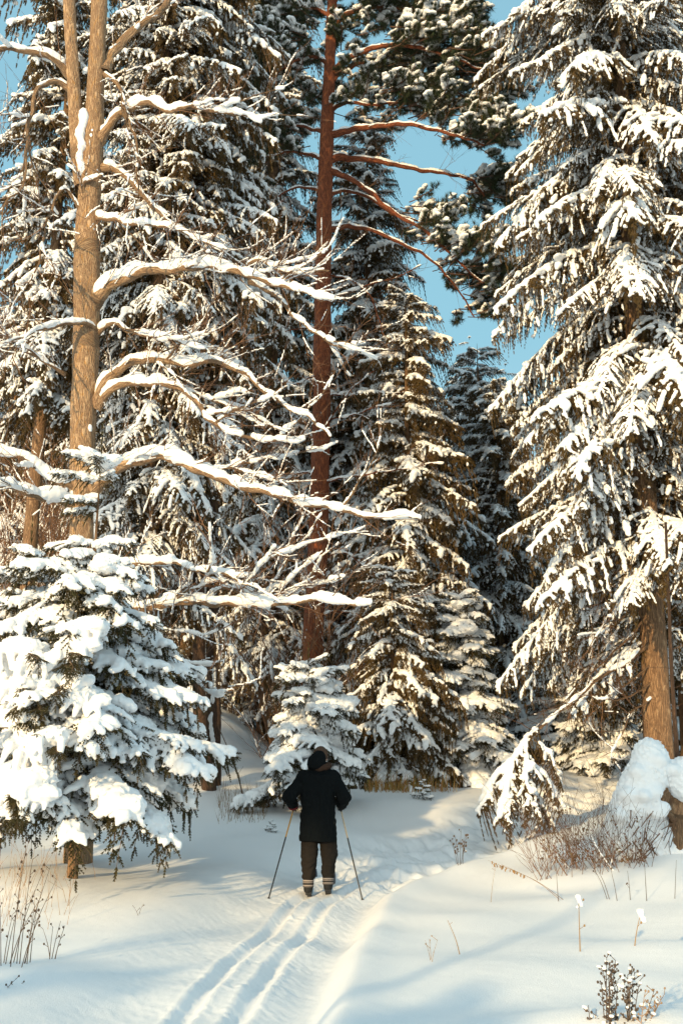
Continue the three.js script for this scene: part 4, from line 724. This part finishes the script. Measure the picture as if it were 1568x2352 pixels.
// ------------------------------------------------------------------ the snow-capped stump, dry weeds and grass
{
  const p = spot(1468, 16.6), t = thing('stump', 'broken stump buried under a tall rounded cap of snow at the right', 'stump', p), b = at(1480, 1840, 16.6).sub(p), k = 16.6 * 1.02 / F;
  const sn = new Blobs(), L = (px, py, dz = 0) => at(px, py, 16.6 + dz).sub(p);
  for (const [px, py, R, sy, dz] of [[1490, 1738, 0.32, 1.1, 0], [1496, 1765, 0.35, 1.1, 0], [1476, 1795, 0.38, 1.1, 0], [1460, 1830, 0.38, 1.1, 0], [1443, 1862, 0.36, 1.0, 0], [1430, 1895, 0.33, 1.0, 0], [1420, 1930, 0.36, 1.0, 0.05], [1462, 1872, 0.32, 1, 0.12], [1455, 1930, 0.4, 1, 0.15], [1567, 1775, 0.26, 1.15, 0], [1570, 1802, 0.29, 1.1, 0], [1596, 1795, 0.36, 1.1, 0.05], [1500, 1880, 0.28, 0.9, 0.15], [1508, 1925, 0.34, 0.9, 0.1], [1520, 1855, 0.16, 0.7, -0.2], [1510, 1868, 0.17, 0.7, -0.22], [1588, 1900, 0.3, 0.9, 0.2], [1462, 1772, 0.15, 0.9, -0.2], [1512, 1745, 0.13, 0.9, -0.2], [1440, 1826, 0.17, 0.8, -0.2], [1478, 1828, 0.14, 0.8, -0.3], [1420, 1872, 0.15, 0.8, -0.2], [1548, 1768, 0.12, 0.9, -0.15], [1500, 1820, 0.16, 0.8, -0.2]]) sn.ball(L(px, py, dz), R, sy);
  for (const [px, py, R] of [[1410, 1985, 0.34], [1455, 1990, 0.42], [1505, 1990, 0.44], [1550, 1995, 0.42], [1590, 1985, 0.44]]) { const q = L(px, py, 0.2); q.y = Math.max(q.y, 0.02); sn.ball(q, R, 0.6); }
  mesh('snow', sn.build(0.02, 0.1), M.snow, t, 'stuff');
  const wg = new GB(), wl = (pts, R, sd) => tube(wg, smooth(pts, 0.06), (u) => lerp(R[0], R[1], u), 12, [1, 1, 1], { rough: 0.25, seed: sd, freq: 5 });
  wl([L(1556, 2010, 0.1), L(1552, 1930, 0.05), L(1556, 1850, 0.1), L(1566, 1790, 0.1)], [0.15, 0.1], 3); wl([L(1470, 1990, 0.1), L(1478, 1880, 0.1), L(1488, 1790, 0.1)], [0.2, 0.12], 6);
  wl([L(1482, 1850, 0.1), L(1476, 1838, -0.1), L(1474, 1830, -0.24)], [0.085, 0.07], 8); wl([L(1545, 1880, 0), L(1528, 1862, -0.16), L(1505, 1862, -0.24)], [0.05, 0.03], 11);
  mesh('stump_wood', wg.build(), M.barkSpruce, t);
  const r = rng(400), tg = new GB(); for (let q = 0; q < 26; q++) twigs(tg, null, r, L(1440 + r() * 120, 1860 + r() * 110, -0.3), V(r() - 0.5, -0.4 - r() * 0.5, -0.3 - r() * 0.4).normalize(), 0.5, 0.01, 1, 0); mesh('root', tg.build(), M.wood, t, 'stuff');
}
{
  const r = rng(410), t = thing('dry_shrub', 'dense brown leafless shrub in front of the snow-capped stump', 'shrub', spot(1345, 16.2)), tg = new GB(), sn = new Blobs();
  for (let k = 0; k < 115; k++) {
    const x = (r() - 0.5) * 1.45, z = (r() - 0.5) * 1.0, h = 0.3 + 0.85 * r() * (1 - 0.35 * Math.abs(x - 0.25));
    twigs(tg, r() < 0.1 ? sn : null, r, V(x, ground(t.position.x + x, t.position.z + z) - t.position.y - 0.03, z), V((r() - 0.5) * 1.3 - 0.2, 1, (r() - 0.5) * 1.1).normalize(), h * 1.1, 0.0045, 2, 0.3);
  }
  for (let k = 0; k < 700; k++) { const p = V((r() - 0.45) * 1.3, 0.1 + 0.75 * r() * r(), (r() - 0.5) * 0.8), s = 0.018 + 0.02 * r(), c = [0.13 + 0.06 * r(), 0.07 + 0.03 * r(), 0.04], a = r() * 6.28; const q = V(Math.cos(a), (r() - 0.5), Math.sin(a)).multiplyScalar(s); const i0 = gv(p, c), i1 = gv(p.clone().add(q), c), i2 = gv(p.clone().add(V(q.z * 0.5, -s, -q.x * 0.5)), c); tg.tri(i0, i1, i2); }
  function gv(p, c) { return tg.v(p.x, p.y, p.z, c); }
  mesh('twig', tg.build(), M.wood, t, 'stuff'); mesh('snow', sn.build(0.018, 0.05), M.snow, t, 'stuff');
}
const STRAW = [0.30, 0.19, 0.09], BROWN = [0.085, 0.055, 0.036];
function weed(label, stems, o = {}) {                        // stems: [base px, base py, top px, top py]
  const b = groundAt(stems[0][0], Math.min(stems[0][1], 2345)), t = thing(o.name || 'dry_weed', label, o.category || 'weed', b), r = rng(o.seed || 1), D0 = -b.z;
  for (const [x0, y0, x1, y1] of stems) {
    const g = new GB(), D = D0 + (r() - 0.5) * (o.deep || 0.2), p0 = at(x0, y0, D).sub(b), p1 = at(x1, y1, D + (r() - 0.5) * 0.2).sub(b); if (y0 < 2345) p0.y = ground(p0.x + b.x, p0.z + b.z) - b.y - 0.03; else p0.y -= 0.1;
    const m = p0.clone().lerp(p1, 0.5).add(V((p1.x - p0.x) * -0.12, 0.0, 0)), pts = smooth([p0, m, p1], 0.04), w = 0.8 + 0.4 * r(), col = (o.col || BROWN).map((v) => v * w);
    tube(g, pts, (u) => (o.R || 0.004) * (1 - 0.6 * u), 4, col);
    const n = pts.length, bits = o.bits ?? 0.5, sn = new Blobs();
    for (let k = Math.floor(n * (o.bare ?? 0.45)); k < n; k++) for (let j = 0; j < Math.ceil(bits * 2); j++) if (r() < bits / Math.ceil(bits * 2) * (bits > 1 ? 1.6 : 1)) {
      const a = r() * 6.28, d = V(Math.cos(a) * 0.8, 0.6 * (o.hang ? -1 : 1), Math.sin(a) * 0.8).normalize(), l = (o.bit || 0.05) * (0.5 + r()), e = pts[k].clone().addScaledVector(d, l);
      tube(g, [pts[k], e], [0.0025, 0.002], 3, col);
      const h = (o.head ?? 0.009) * (0.7 + 0.6 * r()), H = new THREE.IcosahedronGeometry(h, 0), hp = H.attributes.position; for (let i = 0; i < hp.count; i += 3) g.tri(...[0, 1, 2].map((q) => g.v(e.x + hp.getX(i + q), e.y + hp.getY(i + q) * (o.hang ? 2.4 : 1.2), e.z + hp.getZ(i + q), col)));
      if (r() < (o.snowy ?? 0)) for (let y = 0; y < 2; y++) sn.ball(e.clone().add(V((r() - 0.5) * 0.014, 0.006 + 0.006 * r(), (r() - 0.5) * 0.014)), 0.009 + 0.01 * r(), 0.7);
    }
    if (o.cap) { sn.ball(p1.clone().add(V(-0.004, 0.012, 0)), o.cap, 1); sn.ball(p1.clone().add(V(0.02, -0.045, 0)), o.cap * 0.8, 1.1); sn.ball(p1.clone().add(V(0.008, -0.02, 0.01)), o.cap * 0.75, 0.9); for (let y = 0; y < 5; y++) sn.ball(p1.clone().add(V((r() - 0.4) * 0.05, -0.07 * r(), (r() - 0.5) * 0.04)), o.cap * (0.35 + 0.3 * r()), 0.9); }
    const s = mesh('stem', g.build(), M.wood, t); if (sn.s.length) mesh('snow', sn.build(0.0055, 0.18), M.snow, s, o.cap ? undefined : 'stuff');
  }
  return t;
}
weed('clump of dark dry weed stems at the left edge in front of the young spruces', [[30, 2215, 100, 2000], [12, 2222, 45, 2070], [20, 2225, 95, 2060], [45, 2218, 75, 1975], [55, 2205, 130, 2020], [62, 2215, 80, 2080], [70, 2195, 85, 2090], [5, 2190, 0, 2050], [38, 2225, 52, 2105], [25, 2210, 60, 1950], [58, 2190, 118, 1985], [8, 2228, 30, 2100], [48, 2228, 90, 2110]], { seed: 501, bits: 0.45, bit: 0.045, deep: 0.5 });
weed('small separate dry weed right of the dark left clump', [[125, 2202, 150, 2125], [118, 2170, 100, 2135], [120, 2172, 140, 2115], [116, 2172, 122, 2130], [126, 2200, 145, 2140]], { seed: 502, bits: 0.6, bit: 0.04 });
weed('short dry sprig poking from the snow left of the ski tracks', [[318, 2098, 330, 2075], [320, 2098, 310, 2086]], { seed: 503, bits: 0.4, R: 0.003, head: 0.005 });
weed('fallen dry twig at the lower left corner', [[8, 2272, 48, 2262], [14, 2268, 36, 2250]], { seed: 504, bits: 0.7, bit: 0.03, R: 0.003 });
weed('tall snow-dusted weed in the lower right corner, darkest in the foreground', [[1392, 2352, 1392, 2200], [1396, 2352, 1400, 2212], [1404, 2352, 1384, 2232], [1398, 2352, 1412, 2206], [1410, 2352, 1418, 2250], [1388, 2352, 1380, 2262], [1400, 2352, 1396, 2225], [1402, 2352, 1408, 2235]], { seed: 505, bits: 1.6, bit: 0.028, head: 0.0065, bare: 0.08, snowy: 0.16, deep: 0.1, col: [0.085, 0.06, 0.045] });
weed('snow-dusted weed just right of the darkest foreground weed', [[1438, 2352, 1450, 2222], [1446, 2352, 1440, 2240], [1450, 2352, 1468, 2252], [1442, 2352, 1432, 2258], [1444, 2352, 1456, 2236], [1440, 2352, 1446, 2262]], { seed: 506, bits: 1.4, bit: 0.035, head: 0.0065, bare: 0.12, snowy: 0.25, deep: 0.1, col: [0.10, 0.07, 0.05] });
weed('pale branching weed nearest the lower right corner', [[1470, 2352, 1500, 2278], [1474, 2352, 1524, 2284], [1466, 2352, 1478, 2290], [1480, 2352, 1510, 2310]], { seed: 507, bits: 1.3, bit: 0.035, head: 0.006, bare: 0.1, snowy: 0.25, col: [0.26, 0.17, 0.11] });
weed('low weed at the bottom edge left of the foreground weeds', [[1355, 2352, 1350, 2308], [1362, 2352, 1368, 2318]], { seed: 508, bits: 1.2, bit: 0.025, bare: 0.1, snowy: 0.4 });
weed('straw-coloured stalk carrying two lumps of snow, right foreground', [[1331, 2182, 1328, 2064]], { seed: 509, bits: 0.15, col: STRAW, R: 0.0055, cap: 0.033 });
weed('bent straw stalk with a rounded snow lump near the right edge', [[1455, 2168, 1470, 2098]], { seed: 510, bits: 0.1, col: STRAW, R: 0.0055, cap: 0.042 });
weed('bare leaning straw stalk in the middle of the right-hand snow', [[1057, 2192, 1027, 2113]], { seed: 511, bits: 0.1, col: STRAW, R: 0.0045, head: 0.004 });
weed('faint branched straw sprig left of the bare leaning stalk', [[990, 2208, 985, 2156], [990, 2208, 1004, 2160], [989, 2206, 976, 2160]], { seed: 512, bits: 0.4, col: STRAW, R: 0.0025, head: 0.006 });
weed('reed with hanging golden seed husks leaning over the snow', [[1300, 2066, 1120, 1976], [1290, 2062, 1150, 1985]], { seed: 513, bits: 0.9, col: [0.34, 0.19, 0.07], hang: true, bare: 0.55, bit: 0.03, R: 0.003, head: 0.008 });
weed('upright thin straw left of the brown shrub', [[1126, 2074, 1139, 1984]], { seed: 514, bits: 0.1, col: STRAW, R: 0.003, head: 0.004 });
weed('small dark weed with seed heads on the bank beside the trail', [[1052, 1985, 1045, 1920], [1056, 1988, 1058, 1905], [1062, 1988, 1066, 1925], [1058, 1986, 1072, 1915], [1050, 1984, 1036, 1930]], { seed: 515, bits: 0.9, bit: 0.05, head: 0.013, snowy: 0.15 });
weed('thin dark stems leaning out below the brown shrub', [[1395, 2066, 1350, 1975], [1400, 2064, 1365, 1985], [1417, 2070, 1400, 1990], [1445, 2035, 1440, 2000], [1482, 2030, 1478, 1960], [1548, 2062, 1552, 1975], [1280, 2030, 1276, 1990]], { seed: 516, bits: 0.15, R: 0.004 });
weed('dead stick leaning against the bank right of the twin trunks', [[566, 1862, 500, 1665]], { seed: 517, bits: 0.25, bit: 0.25, bare: 0.1, R: 0.014, head: 0.004, name: 'dead_stick', category: 'stick' });
{
  const r = rng(430), gb = new GB(), g = thing('dry_grass', 'golden dry grass along the foot of the dark thicket', 'grass'); g.userData.kind = 'stuff';
  for (let k = 0; k < 520; k++) {
    const px = 835 + 230 * r() * (0.4 + 0.6 * r()), D = 22.6 + 1.4 * r(), b = spot(px, D), h = 0.2 + 0.4 * r() * r(), lx = (r() - 0.3) * h * 0.8, c = [0.24 + 0.14 * r(), 0.14 + 0.07 * r(), 0.05], w = 0.005;
    const m = V(b.x + lx * 0.3, b.y + h * 0.6, b.z + (r() - 0.5) * 0.1), e = V(b.x + lx, b.y + h * (0.75 + 0.25 * r()), b.z + (r() - 0.3) * 0.2);
    const a0 = gb.v(b.x - w, b.y - 0.03, b.z, c), a1 = gb.v(b.x + w, b.y - 0.03, b.z, c), b0 = gb.v(m.x - w * 0.7, m.y, m.z, c), b1 = gb.v(m.x + w * 0.7, m.y, m.z, c), tp = gb.v(e.x, e.y, e.z, c); gb.tri(a0, a1, b0); gb.tri(a1, b1, b0); gb.tri(b0, b1, tp);
  }
  for (let k = 0; k < 240; k++) { const px = 500 + 110 * r(), D = 19.5 + 2.5 * r(), b = spot(px, D), h = 0.12 + 0.3 * r(), c = [0.2, 0.13, 0.07], w = 0.003; gb.tri(gb.v(b.x - w, b.y, b.z, c), gb.v(b.x + w, b.y, b.z, c), gb.v(b.x + (r() - 0.5) * 0.2, b.y + h, b.z, c)); }
  mesh('grass_blade', gb.build(), M.wood, g, 'stuff');
}
{
  const r = rng(431), gb = new GB(), g = thing('dry_stems', 'golden dry stems standing under the young spruces at the left', 'grass'); g.userData.kind = 'stuff';
  for (let k = 0; k < 70; k++) { const D = 12.2 + 2.2 * r(), b = spot(-40 + 300 * r() * (0.3 + 0.7 * r()), D, -0.03); twigs(gb, null, r, b, V((r() - 0.4) * 0.5, 1, (r() - 0.5) * 0.4).normalize(), 0.2 + 0.32 * r(), 0.003, 1, 0); }
  mesh('stem', gb.build(), new THREE.MeshStandardMaterial({ color: new THREE.Color().setRGB(0.26, 0.155, 0.075), roughness: 0.9, side: THREE.DoubleSide }), g, 'stuff');
}
for (const [label, px, py, s, seed] of [['tiny snow-covered spruce seedling on the bank beyond the trail', 970, 1838, 0.42, 601], ['tiny seedling under snow left of the skier', 622, 1912, 0.22, 602]]) {
  const p = groundAt(px, py), t = thing('spruce_seedling', label, 'seedling', p), r = rng(seed);
  for (let k = 0; k < 9; k++) { const v = youngSet[k % 2], b = mesh('bough', v.needles, M.needles, t); b.applyMatrix4(boughMatrix(V(0, s * (0.1 + 0.09 * k), 0), k * 2.4, 0.25, 0, s * (1.15 - 0.09 * k) * 0.8)); mesh('snow', v.snow, M.snow, b); }
}
renderer.render(scene, camera);
